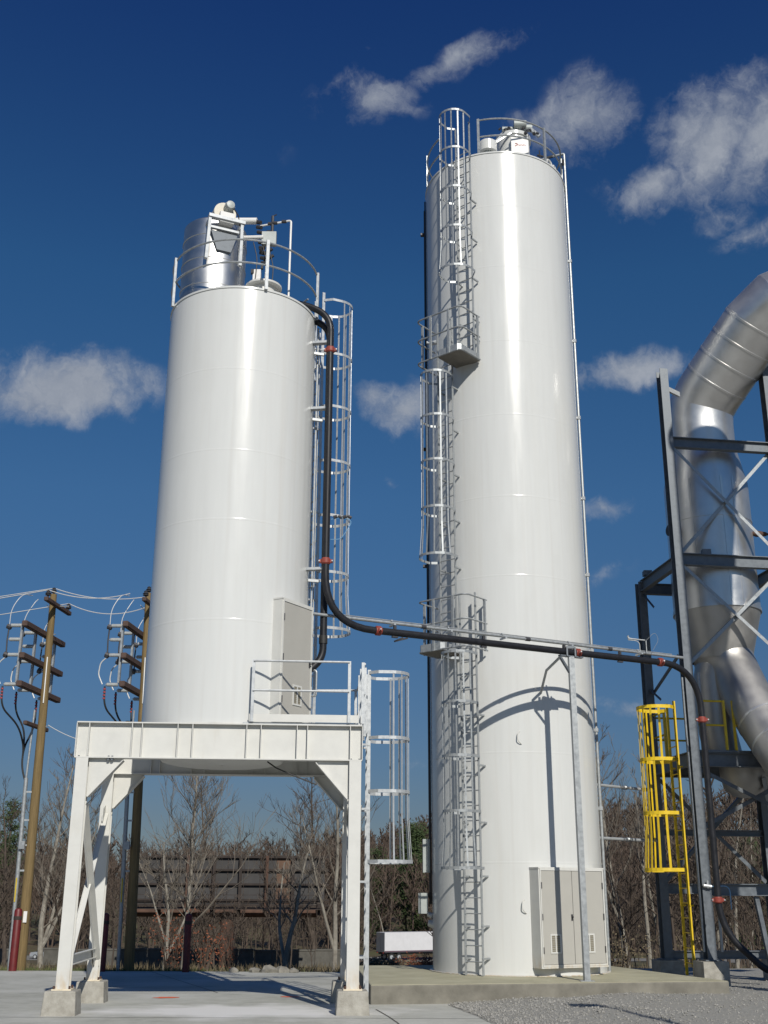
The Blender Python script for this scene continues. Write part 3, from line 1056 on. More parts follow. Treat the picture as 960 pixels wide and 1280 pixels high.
for p, d in ((PA + Z * 12.13, Z), (PA + Z * 7.72, Z), (PA + D * 1.1 + Z * HZ, D), (PA + D * 5.63 + Z * HZ, D), (PA + D * 7.75 + Z * HZ, D),
             (Vector((ce.x, ce.y, 5.35)), Z), (Vector((ce.x + .01, ce.y, 1.72)), Z), (Vector((ce.x + 1.22, ce.y - .05, .36)), Vector((1, 0, -.05)))):
    coupling(pipeA, p, d)
m = MB()   # clamps hanging under the run
for t_ in (1.45, 3.4, 5.3, 6.7):
    p = PA + D * t_ + Z * HZ
    m.box(p - Z * .085, (.12, .05, .03), Matrix.Rotation(math.atan2(D.y, D.x), 3, 'Z'))
    m.box(p + Z * .09, (.05, .05, .09), Matrix.Rotation(math.atan2(D.y, D.x), 3, 'Z'))
m.build('pipe_clamp', 'dark', pipeA)
m = MB()
p = PA + D * 1.62 + Z * (HZ - .08)
m.bar(p, p - D * .18 - Z * .09, .03, .03)
m.bar(p + D * .1, p - D * .18 - Z * .09, .03, .03)
m.build('hanger', 'dark', pipeA)
m = MB()
hp = Vector((PA.x + .08, PA.y - .03, 8.42))
m.tube(bend([hp - Z * .28, hp + Vector((.2, 0, -.28)), hp + Vector((.42, 0, .1)), hp + Vector((.2, 0, .16)), hp + Vector((0, 0, .12))], .12, 5), .008, 5)
m.build('air_hose', 'hose', pipeA, True)
m = MB()
for k in range(4):
    m.tube([hp + Vector((.05 + .09 * k, 0, .16 + .03 * (k % 2))), hp + Vector((.12 + .09 * k, 0, .18 - .03 * (k % 2)))], .035 - .005 * (k % 2), 8)
m.build('air_valve', 'dark', pipeA, True)

pipeB = thing('vent_pipe', 'black vertical pipe behind the conveying pipe, elbowing into the shorter silo near its door', 'pipe', (PB.x, PB.y, 5.6))
path = bend([Vector((-2.4, 20.75, ZR + .2)), Vector((-1.75, 20.65, ZR + .16)), PB + Z * (ZR - .12), PB + Z * 5.92, Vector((-1.5, 20.4, 5.55))], [.5, .85, .22], 9)
MB().tube(path, .068, 16).build('pipe_run', 'pipe', pipeB, True)
MB().tube([PB + Z * 6.35, PB + Z * 6.2], .08, 16).build('sleeve', 'rubber', pipeB, True)

galv = thing('conduit_run', 'thin galvanised pipe running above the black pipe from silo to steel tower', 'conduit', (PA.x, PA.y, HZ + .2))
g0 = Vector((-1.45, 20.32, HZ + .23))
off = Vector((-D.y, D.x, 0)) * .14
g1 = PA + D * 8.5 + off + Z * (HZ + .19)
MB().tube([g0, g1], .03, 10).build('tube', 'galv', galv, True)
for f_ in (.28, .55, .78):
    p = g0.lerp(g1, f_)
    MB().tube([p - D * .05, p + D * .05], .04, 10).build('coupling', 'dark', galv, True)
m = MB()
for f_ in (.2, .34, .48, .66, .86):
    p = g0.lerp(g1, f_)
    m.box(p - Z * .06 - off * .5, (.04, .22, .03), Matrix.Rotation(math.atan2(D.y, D.x), 3, 'Z'))
    m.box(p + Z * .04, (.03, .09, .03), Matrix.Rotation(math.atan2(D.y, D.x), 3, 'Z'))
m.build('strap_clamp', 'bright', galv)
m = MB()   # small air line along the top
m.tube([g0 + Z * .044 + D * .6, g1 + Z * .044 - D * .3], .011, 5)
m.build('air_line', 'galv', galv, True)

# sensor with looping tube on the run, left of the steel tower
sens = thing('air_fitting', 'small chrome air fitting with a looping tube, clamped on the galvanised pipe', 'fitting', PA + D * 7.35 + off + Z * (HZ + .2))
p = ORG[sens]
m = MB()
m.tube(bend([p, p + Z * .2, p + Vector((-.06, 0, .25)), p + Vector((-.24, 0, .27))], .06, 5), .009, 6)
m.tube([p + Vector((.14, 0, 0)), p + Vector((.14, 0, .25))], .01, 6)
m.build('riser', 'galv', sens, True)
m = MB()
m.tube([p + Vector((-.24, 0, .3)), p + Vector((-.16, 0, .29)), p + Vector((.12, 0, .26))], [.028, .018, .014], 8)
m.tube([p + Vector((-.24, 0, .36)), p + Vector((-.23, 0, .31))], .02, 8)
m.build('regulator', 'galv', sens, True)
m = MB()
m.tube(bend([p + Vector((.14, 0, .25)), p + Vector((.34, 0, .45)), p + Vector((.42, 0, .28)), p + Vector((.28, 0, .05))], .2, 6), .004, 5)
m.build('loop_tube', 'galv', sens, True)

# pipe support post
PX = PA + D * ((PC.x - PA.x) / D.x)
post_ = thing('pipe_support_post', 'tall thin galvanised post on the slab holding up the black pipe', 'post', (PX.x, PX.y, SLZ))
MB().box((PX.x, PX.y, (SLZ + HZ - .1) / 2 + .005), (.11, .11, HZ - .1 - SLZ - .01), Matrix.Rotation(R(8), 3, 'Z')).build('column', 'galv', post_)
MB().box((PX.x, PX.y, SLZ + .006), (.26, .2, .012)).build('base_plate', 'galv', post_)
m = MB()
m.bar(Vector((PX.x, PX.y, HZ - .09)) - D * .28, Vector((PX.x, PX.y, HZ - .09)) + D * .28, .09, .03)
m.bar(Vector((PX.x, PX.y, HZ - .42)) - D * .05, Vector((PX.x, PX.y, HZ - .11)) - D * .27, .06, .04)
m.box(Vector((PX.x, PX.y, HZ + .1)), (.16, .06, .05))
m.box(Vector((PX.x, PX.y, HZ)) - D * .1, (.03, .18, .2))
m.box(Vector((PX.x, PX.y, HZ)) + D * .1, (.03, .18, .2))
m.build('saddle', 'steel', post_)
m = MB()
m.tube([Vector((PX.x, PX.y, HZ - .12)) - D * .26, at(683, 838, 23.1), at(676, 866, 23.86)], .028, 8)
m.build('stay_rod', 'galv', post_, True)

# ================================================================== TALL SILO
CR = Vector((2.91, 25.63, 0))
RR = 1.83
RZ = 19.44
tall = thing('tall_silo', 'taller white cylindrical silo with caged ladders, standing on the concrete slab', 'silo', (CR.x, CR.y, SLZ))
c1 = (CR.x, CR.y, 0)
MB().lathe(shell_profile(RR, SLZ + .002, RZ, [2.42, 4.62, 7.0, 8.45, 10.3, 12.3, 14.2, 16.2, 17.9]), c1, 144).build('shell', 'shell', tall, True, ang=8)
MB().lathe([(RR + .001, RZ - .01), (RR + .016, RZ - .01), (RR + .016, RZ + .03), (RR - .02, RZ + .03)], c1, 144).build('roof_rim', 'shell', tall, True)
MB().lathe([(RR - .02, RZ + .028), (.05, RZ + .3)], c1, 96, capt=True).build('roof', 'shell', tall, True)
MB().lathe([(RR + .002, SLZ + .003), (RR + .07, SLZ + .003), (RR + .07, SLZ + .018), (RR + .002, SLZ + .018)], c1, 144).build('base_ring', 'frame', tall, True)
cabinet(tall, CR, RR, 28, 1.6, .47, 2.30, 2)
NA = R(-40)
nv = Vector((math.sin(NA), -math.cos(NA), 0))
tv = Vector((math.cos(NA), math.sin(NA), 0))
def ts(a, b, z=0):
    return CR + nv * (RR + b) + tv * a + Z * z
P1, P2 = 6.8, 13.72
ladder(tall, ts(.27, .17), nv, SLZ + .01, P1 + 1.25, .42, 'galv', [2.3, 3.4, 4.5, 5.6, 6.65], standoff=.2, brackets=(.6, 1.2, 2.15, 3.2, 4.35, 5.4), bar_top=P1 + .1)
ladder(tall, ts(-.22, .2), nv, P1 + .05, P2 + 1.2, .42, 'galv', [8.87, 9.98, 11.1, 12.2, 13.3], standoff=.25, brackets=(8.7, 9.8, 10.9, 12.0, 13.1), bar_top=P2 + .1)
ladder(tall, ts(.40, .16), nv, P2 + .05, RZ + .83, .42, 'galv', [15.85, 16.95, 18.05, 19.17, 20.27], standoff=.2, brackets=(14.2, 14.7, 15.8, 16.9, 18.0), bar_top=RZ + .2, flare=True)
for z, a0, a1 in ((P1, -.62, .03), (P2, -.03, .62)):
    pl = MB()
    def P(a, b, zz):
        return ts(a, b, zz)
    pl.prism([P(a0, -.05, z), P(a0, .70, z), P(a0 + .06, .76, z), P(a1 - .06, .76, z), P(a1, .70, z), P(a1, -.05, z)], Z * -.05, Z * -.0)
    plat = pl.build('platform', 'plate', tall)
    m = MB()
    m.ribbon([P(a0 - .006, .0, z + .03), P(a0 - .006, .70, z + .03), P(a0 + .06, .768, z + .03), P(a1 - .06, .768, z + .03), P(a1 + .006, .70, z + .03), P(a1 + .006, .0, z + .03)], .16, .008)
    m.build('kick_plate', 'galv', plat)
    for dz in (-.04, .55, 1.08):
        lp = bend([P(-.66, -.0, z + dz), P(-.66, .76, z + dz), P(.66, .76, z + dz), P(.66, -.0, z + dz)], .17, 5)
        MB().tube(lp, .02, 8).build('guard_rail', 'galv', plat, True)
    for a, b in ((-.66, .5), (-.2, .78), (.32, .78), (.66, .08)):
        MB().bar(P(a, b, z - .06), P(a, b, z + 1.08), .05, .04, up=nv).build('guard_post', 'galv', plat)
# beacon-like fitting on the upper platform
m = MB()
q = ts(-.5, .35, P2 + .62)
m.tube([q, q + Vector((.12, -.02, .03))], .055, 10)
m.tube([q + Vector((-.12, 0, .02)), q + Vector((-.02, 0, 0))], .04, 10)
m.build('junction_fitting', 'bright', tall, True)
# roof handrail
for ph in (-84, -18, 40, 86, 140, 200):
    a = R(ph)
    p = Vector((CR.x + (RR - .02) * math.sin(a), CR.y - (RR - .02) * math.cos(a), 0))
    MB().bar(p + Z * (RZ - .0), p + Z * (RZ + 1.08), .06, .04, up=Vector((math.sin(a), -math.cos(a), 0))).build('railing_post', 'galv', tall)
for z in (RZ + .55, RZ + 1.06):
    MB().tube(arc(CR, RR - .05, -18, 302, 70, z), .022, 8).build('ring_rail', 'galv', tall, True)
# lifting lugs
for ph in (47, 55):
    a = R(ph)
    n_ = Vector((math.sin(a), -math.cos(a), 0))
    t_ = Vector((math.cos(a), math.sin(a), 0))
    c = CR + n_ * (RR - .08) + Z * (RZ + .1)
    rr_ = .11 if ph == 47 else .07
    ring = []
    for k in range(16):
        ring.append(c + t_ * (rr_ * math.cos(k * math.pi / 8)) + Z * (rr_ * math.sin(k * math.pi / 8) + .02))
    MB().tube(ring + [ring[0]], .035, 6, caps=False).build('lifting_lug', 'shell', tall, True)
# black conduits up the left flank with boxes near the foot
for ph, rr_, r0, z0, z1 in ((-93, .035, .03, 1.6, 19.0), (-97, .05, .022, 1.7, 18.6), (-89, .03, .02, 2.2, 19.2)):
    a = R(ph)
    p = Vector((CR.x + (RR + rr_) * math.sin(a), CR.y - (RR + rr_) * math.cos(a), 0))
    MB().tube([p + Z * z0, p + Z * z1], r0, 8).build('conduit', 'rubber', tall, True)
a = R(-94)
pb = Vector((CR.x + (RR + .2) * math.sin(a), CR.y - (RR + .2) * math.cos(a), 0))
MB().box(pb + Z * 1.62, (.2, .26, .42)).build('junction_box', 'box', tall)
MB().box(pb + Vector((.08, 0, 2.6)), (.16, .2, .7)).build('junction_box', 'box', tall)
m = MB()
m.tube([pb + Vector((.1, -.12, 1.22)), pb + Vector((.22, -.12, 1.2))], [.06, .1], 12)
m.tube([pb + Vector((.1, -.05, 1.4)), pb + Vector((.2, -.08, 1.36))], [.05, .06], 12)
m.build('flood_lamp', 'bright', tall, True)
m = MB()
for z in (12.2, 9.2, 18.3):
    m.box(pb + Vector((.1, 0, z)), (.1, .1, .06))
m.build('conduit_strap', 'dark', tall)
# galvanised riser on the right flank with its hooked top
a = R(83)
p = Vector((CR.x + (RR + .05) * math.sin(a), CR.y - (RR + .05) * math.cos(a), 0))
top = RZ + 1.15
MB().tube(bend([p + Z * SLZ, p + Z * top, p + Vector((-.35, .05, top - .06)), p + Vector((-.6, .1, top - .12))], .05), .032, 10).build('riser_pipe', 'galv', tall, True)
m = MB()
q = p + Vector((-.35, .05, top - .06))
m.tube([q + Vector((-.12, 0, -.04)), q + Vector((.1, 0, .03))], .04, 8)
m.tube([q + Vector((-.3, 0, .2)), q + Vector((-.28, 0, -.12))], .018, 6)
m.tube([q + Vector((-.36, 0, .05)), q + Vector((-.2, 0, .0))], .03, 6)
m.tube([p + Vector((-.03, 0, top - .35)), p + Vector((-.03, 0, top - .2))], .04, 8)
m.build('air_valve', 'dark', tall, True)
m = MB()
for z in (17.3, 15.0, 12.9, 10.8, 8.9, 7.1, 5.3, 3.6):
    m.tube([p + Z * (z - .04), p + Z * (z + .04)], .05, 8)
    m.box(p + Z * z - Vector((.02, .0, 0)), (.1, .04, .03))
m.build('riser_clamp', 'bright', tall)
# hook handles on the shell
for u, v in ((647, 923), (653, 1134)):
    q = at(u, v, 23.8)
    ang = math.asin((q.x - CR.x) / RR)
    sy = CR.y - RR * math.cos(ang)
    q = at(u, v, sy - .0)
    m = MB()
    m.tube(bend([q + Vector((.05, 0, .16)), q + Vector((0, -.05, .1)), q + Vector((-.01, -.07, -.03)), q + Vector((.05, -.04, -.1)), q + Vector((.08, 0, -.12))], .04, 4), .011, 6)
    m.build('hook_handle', 'frame', tall, True)

# vent filter on the tall silo
VC = Vector((CR.x + .44, CR.y - .75, 0))
vent = thing('vent_filter', 'white vent filter housing with small red lettering on top of the taller silo', 'vent filter', (VC.x, VC.y, RZ + .1))
V0 = RZ + .2
MB().lathe([(.43, V0), (.43, V0 + .86), (.47, V0 + .86), (.47, V0 + .96), (.36, V0 + 1.02)], VC, 40, capt=True).build('housing', 'shell', vent, True)
MB().box((VC.x + .10, VC.y - .43, V0 + .40), (.44, .26, .52)).build('access_hatch', 'white', vent)
m = MB()
fy = VC.y - .43 - .133
for pts in ([(-.16, .50), (-.10, .50), (-.07, .47), (-.10, .44), (-.16, .40)],):
    m.tube([Vector((VC.x + .09 + a_ * .7, fy, V0 + .06 + b_ * .8)) for a_, b_ in pts], .009, 5)
for k in range(6):
    x0 = VC.x + .05 + k * .036
    m.box((x0, fy, V0 + .41), (.008, .004, .034))
    m.box((x0 + .01, fy - .001, V0 + .42 - .024 * (k % 2)), (.018, .004, .008))
m.build('lettering', 'redmark', vent)
m = MB()
for a_, b_, r_ in ((-.16, -.02, .09), (.14, .08, .11)):
    m.tube([Vector((VC.x + a_ - .15, VC.y - .3 - b_, V0 + 1.1 + b_)), Vector((VC.x + a_ + .17, VC.y - .3 - b_, V0 + 1.1 + b_))], r_, 14)
m.tube([Vector((VC.x + .1, VC.y - .1, V0 + 1.28)), Vector((VC.x + .5, VC.y - .1, V0 + 1.28))], .1, 14)
m.build('air_header', 'box', vent, True)
m = MB()
random.seed(8)
for k in range(14):
    q = Vector((VC.x - .35 + .07 * k, VC.y - .38 + random.uniform(-.05, .05), V0 + .96 + random.uniform(-.06, .1)))
    m.tube([q, q + Vector((random.uniform(-.08, .1), random.uniform(-.05, .05), random.uniform(-.06, .1)))], random.uniform(.02, .05), 7)
m.build('pulse_valve', 'dark', vent, True)
m = MB()
for k in range(5):
    q = Vector((VC.x + .42 + .05 * k, VC.y - .2, V0 + 1.15 - .05 * k))
    m.tube([q, q + Vector((.06, 0, .05))], .045, 8)
m.build('fitting', 'bright', vent, True)
m = MB()
m.bar(Vector((VC.x - .36, VC.y - .38, V0 + .8)), Vector((VC.x - .75, VC.y - .5, V0 + .28)), .1, .05)
m.bar(Vector((VC.x - .1, VC.y - .45, V0 + .86)), Vector((VC.x - .75, VC.y - .5, V0 + .34)), .05, .05)
m.build('stay_bar', 'galv', vent)
rel = thing('relief_valve', 'short white capped pipe beside the vent filter on the taller silo roof', 'relief valve', (CR.x - .55, CR.y - 1.2, RZ + .1))
q = Vector((CR.x - .28, CR.y - 1.25, RZ + .1))
MB().lathe([(.14, .0), (.14, .3)], q, 24).build('neck', 'box', rel, True)
MB().lathe([(.24, .3), (.24, .58), (.2, .62)], q, 24, capb=True, capt=True).build('cap', 'shell', rel, True)

# ================================================================== STEEL TOWER AND DUST DUCT (right)
S1 = Vector((math.cos(R(8)), math.sin(R(8)), 0))
S2 = Vector((-math.sin(R(8)), math.cos(R(8)), 0))
SO = Vector((6.8, 25.0, 0))
SW, SD = 2.67, 2.4
def sp(a, b, z=0):
    return SO + S1 * a + S2 * b + Z * z
tower = thing('steel_tower', 'grey galvanised steel tower with cross bracing holding the silver duct', 'steel tower', sp(SW / 2, SD / 2))
def column(a, b, z0, z1):
    MB().ibeam(sp(a, b, z0), sp(a, b, z1), .25, .2, up=S2).build('column', 'steel', tower)
    MB().box(sp(a, b, z0 - .012), (.36, .36, .024), Matrix.Rotation(R(8), 3, 'Z')).build('base_plate', 'steel', tower)
    zg = gravel_z(8, 24) if b < 1 else gz(8, 27)
    MB().box(sp(a, b, (z0 - .03 + zg - .3) / 2), (.55, .55, z0 - .03 - zg + .3), Matrix.Rotation(R(8), 3, 'Z')).build('footing', 'concrete', tower)
column(0, 0, .55, 14.0)
column(SW, 0, .55, 15.8)
column(0, SD, .45, 9.25)
column(SW, SD, .45, 12.3)
for z, h in ((12.1, .26), (9.18, .28), (4.62, .3), (1.92, .24)):
    MB().ibeam(sp(.105, 0, z), sp(SW - .105, 0, z), h, .16).build('beam', 'steel', tower)
    MB().ibeam(sp(SW + .105, 0, z), sp(SW + 2.4, 0, z), h, .16).build('beam', 'steel', tower)
for z, h in ((9.1, .28), (4.62, .3), (1.95, .22), (3.2, .14)):
    MB().ibeam(sp(.105, SD, z), sp(SW - .105, SD, z), h, .14).build('beam', 'steel', tower)
    if z > 3.3:
        for a in (0, SW):
            MB().ibeam(sp(a, .13, z + .03), sp(a, SD - .13, z + .03), h, .14).build('beam', 'steel', tower)
def brace(p, q, w=.075, mname='galv'):
    m = MB()
    d = (q - p).normalized()
    s = d.cross(S2).normalized()
    m.bar(p, q, .01, w, up=s)
    m.bar(p + S2 * .04 + s * (w / 2 - .005), q + S2 * .04 + s * (w / 2 - .005), w, .01, up=s)
    return m.build('brace', mname, tower)
for z0, z1 in ((9.34, 11.95), (6.75, 9.02)):
    brace(sp(.12, -.03, z1), sp(SW - .12, -.03, z0))
    brace(sp(.12, .06, z0), sp(SW - .12, .06, z1))
for z0, z1 in ((2.1, 4.4),):
    brace(sp(.12, SD - .03, z1), sp(SW - .12, SD - .03, z0), .09, 'steel')
    brace(sp(.12, SD + .06, z0), sp(SW - .12, SD + .06, z1), .09, 'steel')
    brace(sp(.12, -.03, z1), sp(SW - .12, -.03, 3.25), .08, 'steel')
    brace(sp(.12, .06, 3.2), sp(SW - .12, .06, z1), .08, 'steel')
brace(sp(SW - .9, .4, 4.3), sp(SW - .15, 1.4, 2.1), .1, 'galv')
MB().bar(sp(1.15, .05, 1.78), sp(1.35, .05, .35), .09, .09, up=S2).build('prop', 'steel', tower)
MB().ibeam(sp(.0, SD, .52), sp(SW + 2, SD, .52), .18, .12).build('beam', 'steel', tower)
for z0 in (9.0, 6.6):
    brace(sp(0, SD - .1, z0 - .05), sp(.0, SD - .75, z0 - .55 if z0 > 8 else z0 - .4), .06, 'steel')
brace(sp(.1, SD, 6.4), sp(.0, .3, 7.0), .06, 'steel')
m = MB()
m.bar(sp(.02, .0, 13.55), sp(.55, .35, 13.55), .06, .12)
m.build('duct_bracket', 'bright', tower)
m = MB()
m.box(sp(.72, 0, 9.38), (.2, .14, .12))
m.box(sp(-.0, SD - .5, 9.36), (.2, .2, .12))
m.build('beam_clip', 'steel', tower)
# working platform
MB().prism([sp(.0, -.1), sp(SW + 2.4, -.1), sp(SW + 2.4, SD + .3), sp(.0, SD + .3)], Z * 4.775, Z * 4.82).build('platform', 'steel', tower)
m = MB()
m.channel(sp(-.02, SD + .14, 4.66), sp(-.02, SD + .3, 4.66), .28, .06, side=-1)
m.build('platform_edge', 'steel', tower)
def yrail(pts, posts):
    m = MB()
    for dz in (.55, 1.08):
        m.tube([Vector(p) + Z * (4.82 + dz) for p in pts], .024, 8)
    m.build('guard_rail', 'yellow', tower, True)
    for p in posts:
        MB().bar(Vector(p) + Z * 4.82, Vector(p) + Z * 5.92, .05, .05, up=S2).build('guard_post', 'yellow', tower)
yrail([sp(.16, -.05), sp(.77, -.05)], [sp(.77, -.05)])
yrail([sp(.04, 1.62), sp(.04, SD + .2), sp(1.2, SD + .2)], [sp(.04, 1.62), sp(.04, SD + .2), sp(.5, SD + .2), sp(1.2, SD + .2)])
yrail([sp(.98, -.05), sp(SW + 1.5, -.05)], [sp(.98, -.05), sp(2.2, -.05)])
ladder(tower, sp(-.21, .58), -S1, .2, 5.95, .42, 'yellow', [2.32, 3.5, 4.65, 5.8], standoff=.06, brackets=(1.6, 4.5), cage_r=.4, bar_top=5.0, rail_w=.065, hoop_h=.075, bar_w=.05)
# small riser pipes beside the front column, and blue air hose
m = MB()
m.tube([sp(.2, -.16, .7), sp(.2, -.16, 6.5)], .03, 8)
m.tube([sp(-.16, -.1, .7), sp(-.16, -.1, 6.4)], .02, 8)
m.build('conduit', 'galv', tower, True)
m = MB()
q = sp(.02, -.2, 1.98)
m.tube(bend([q, q + Vector((.42, -.02, .02)), q + Vector((.42, -.02, -.45))], .14, 6), .011, 6)
m.build('air_hose', 'hose', tower, True)
m = MB()
m.tube([q + Vector((-.12, 0, .02)), q + Vector((.05, 0, 0))], .035, 8)
m.tube([q + Vector((-.03, 0, -.03)), q + Vector((-.03, 0, .12))], .02, 8)
m.build('air_valve', 'bright', tower, True)
# tie rods from the tower to the tall silo
for z, nm in ((4.15, 'a'), (3.0, 'b')):
    s0 = Vector((CR.x + RR * math.sin(R(84)), CR.y + .2, z))
    o = thing('tie_pipe', 'upper thin white pipe tying the taller silo to the steel tower' if nm == 'a' else
              'lower thin white pipe tying the taller silo to the steel tower', 'pipe', s0)
    MB().tube([s0, sp(-.1, SD - .1, z)], .033, 8).build('tube', 'bright', o, True)
    m = MB()
    for f_ in (.52, .86):
        q = s0.lerp(sp(-.1, SD - .1, z), f_)
        m.tube([q - Vector((.05, 0, 0)), q + Vector((.05, 0, 0))], .045, 8)
    m.build('coupling', 'galv', o, True)

# duct and vessel
DXY = Vector((8.0, 26.3, 0))
duct = thing('dust_duct', 'silver insulated duct and settling vessel hung inside the steel tower', 'duct', (DXY.x, DXY.y, 4.0))
def ringed(r, z0, z1, seams):
    pr = [(r, z0)]
    for s in seams:
        pr += [(r, s - .03), (r + .012, s - .026), (r + .012, s + .026), (r, s + .03)]
    return pr + [(r, z1)]
VR = 1.01
MB().lathe(ringed(VR, 8.2, 11.4, [9.3, 10.4]) + [(.83, 12.3)], DXY, 72).build('vessel', 'jacket', duct, True)
MB().lathe([(.72, 7.05), (.76, 7.25), (VR, 8.2)], DXY, 72).build('cone', 'jacket_dull', duct, True)
MB().lathe([(VR + .001, 8.17), (VR + .02, 8.17), (VR + .02, 8.25), (VR + .001, 8.25)], DXY, 72).build('vessel_band', 'jacket', duct, True)
m = MB()   # vertical lap seams on the vessel
for a in (-38, 5, 22):
    n_ = Vector((math.sin(R(a)), -math.cos(R(a)), 0))
    q = DXY + n_ * (VR + .004)
    m.bar(q + Z * 8.25, q + Z * 11.38, .05, .012, up=n_)
m.build('lap_seam', 'jacket', duct)
V1 = Vector((DXY.x, DXY.y, 13.55))
V2 = Vector((9.5, 24.3, 15.65))
V3 = V2 + Vector((7.5, -.8, 1.2))
dpath = bend([DXY + Z * 12.28, V1, V2, V3], [.45, .8], 2)
MB().tube(dpath, .82, 56).build('gooseneck', 'jacket', duct, False)
g = bpy.data.objects[duct.name]
# smooth the gooseneck but keep mitre joints crisp
for ch in duct.children:
    if ch.name.startswith('gooseneck'):
        me = ch.data
        me.polygons.foreach_set('use_smooth', [True] * len(me.polygons))
        me.set_sharp_from_angle(angle=R(9))
m = MB()
for f_ in (.18, .4, .62, .84):
    c = V1.lerp(V2, .12 + .76 * f_)
    d = (V2 - V1).normalized()
    m.tube([c - d * .03, c - d * .025, c + d * .025, c + d * .03], [.821, .828, .828, .821], 56, caps=False)
m.tube([DXY + Z * 12.3, DXY + Z * 12.31, DXY + Z * 12.38, DXY + Z * 12.39], [.822, .85, .85, .822], 56, caps=False)
m.build('band', 'jacket', duct, True)
b0, b1_, b2_, b3_ = DXY + Vector((.0, -.05, 7.25)), at(918, 838, 26.0), at(938, 880, 25.3), at(1040, 1030, 23.4)
MB().tube(bend([b0, b1_, b2_, b3_], .3, 3), [.72, .62, .58, .56, .55, .55, .55, .55, .55, .55][:2 + 8], 40).build('branch_pipe', 'jacket_dull', duct, True)
m = MB()
for f_ in (.35, .75):
    c = b2_.lerp(b3_, f_ * .45)
    d = (b3_ - b2_).normalized()
    m.tube([c - d * .03, c - d * .02, c + d * .02, c + d * .03], [.551, .56, .56, .551], 40, caps=False)
m.build('band', 'jacket', duct, True)
LP = Vector((7.72, 26.2, 0))
MB().tube([DXY + Z * 7.1, LP + Z * 6.55, LP + Z * 5.4, LP + Vector((.1, 0, 4.85))], [.6, .44, .42, .42], 40).build('drop_pipe', 'jacket_dull', duct, True)
MB().lathe([(.1, 3.9), (.3, 3.95), (.48, 4.12), (.54, 4.4), (.54, 4.7)], Vector((8.25, 26.2, 0)), 40, capb=True).build('lower_hopper', 'jacket_dull', duct, True)
m = MB()
q = DXY + Vector((-VR * .92, -VR * .4, 10.15))
m.tube([q, q + Vector((-.13, -.05, 0)), q + Vector((-.135, -.05, 0)), q + Vector((-.19, -.07, 0))], [.08, .08, .14, .14], 16)
m.build('nozzle', 'dark', duct, True)
valve = thing('rotary_valve', 'small rusty red valve on a stub behind the right tower bracing', 'valve', sp(SW - .35, .6, 10.1))
q = sp(SW - .35, .6, 10.1)
m = MB()
m.tube([q - S1 * .3, q - S1 * .2, q - S1 * .1, q, q + S1 * .25], [.03, .09, .05, .08, .05], 10)
m.build('valve_body', 'rust', valve, True)
m = MB()
m.tube([q - S1 * .3, q + S1 * .8], .03, 8)
m.build('stub', 'dark', valve, True)

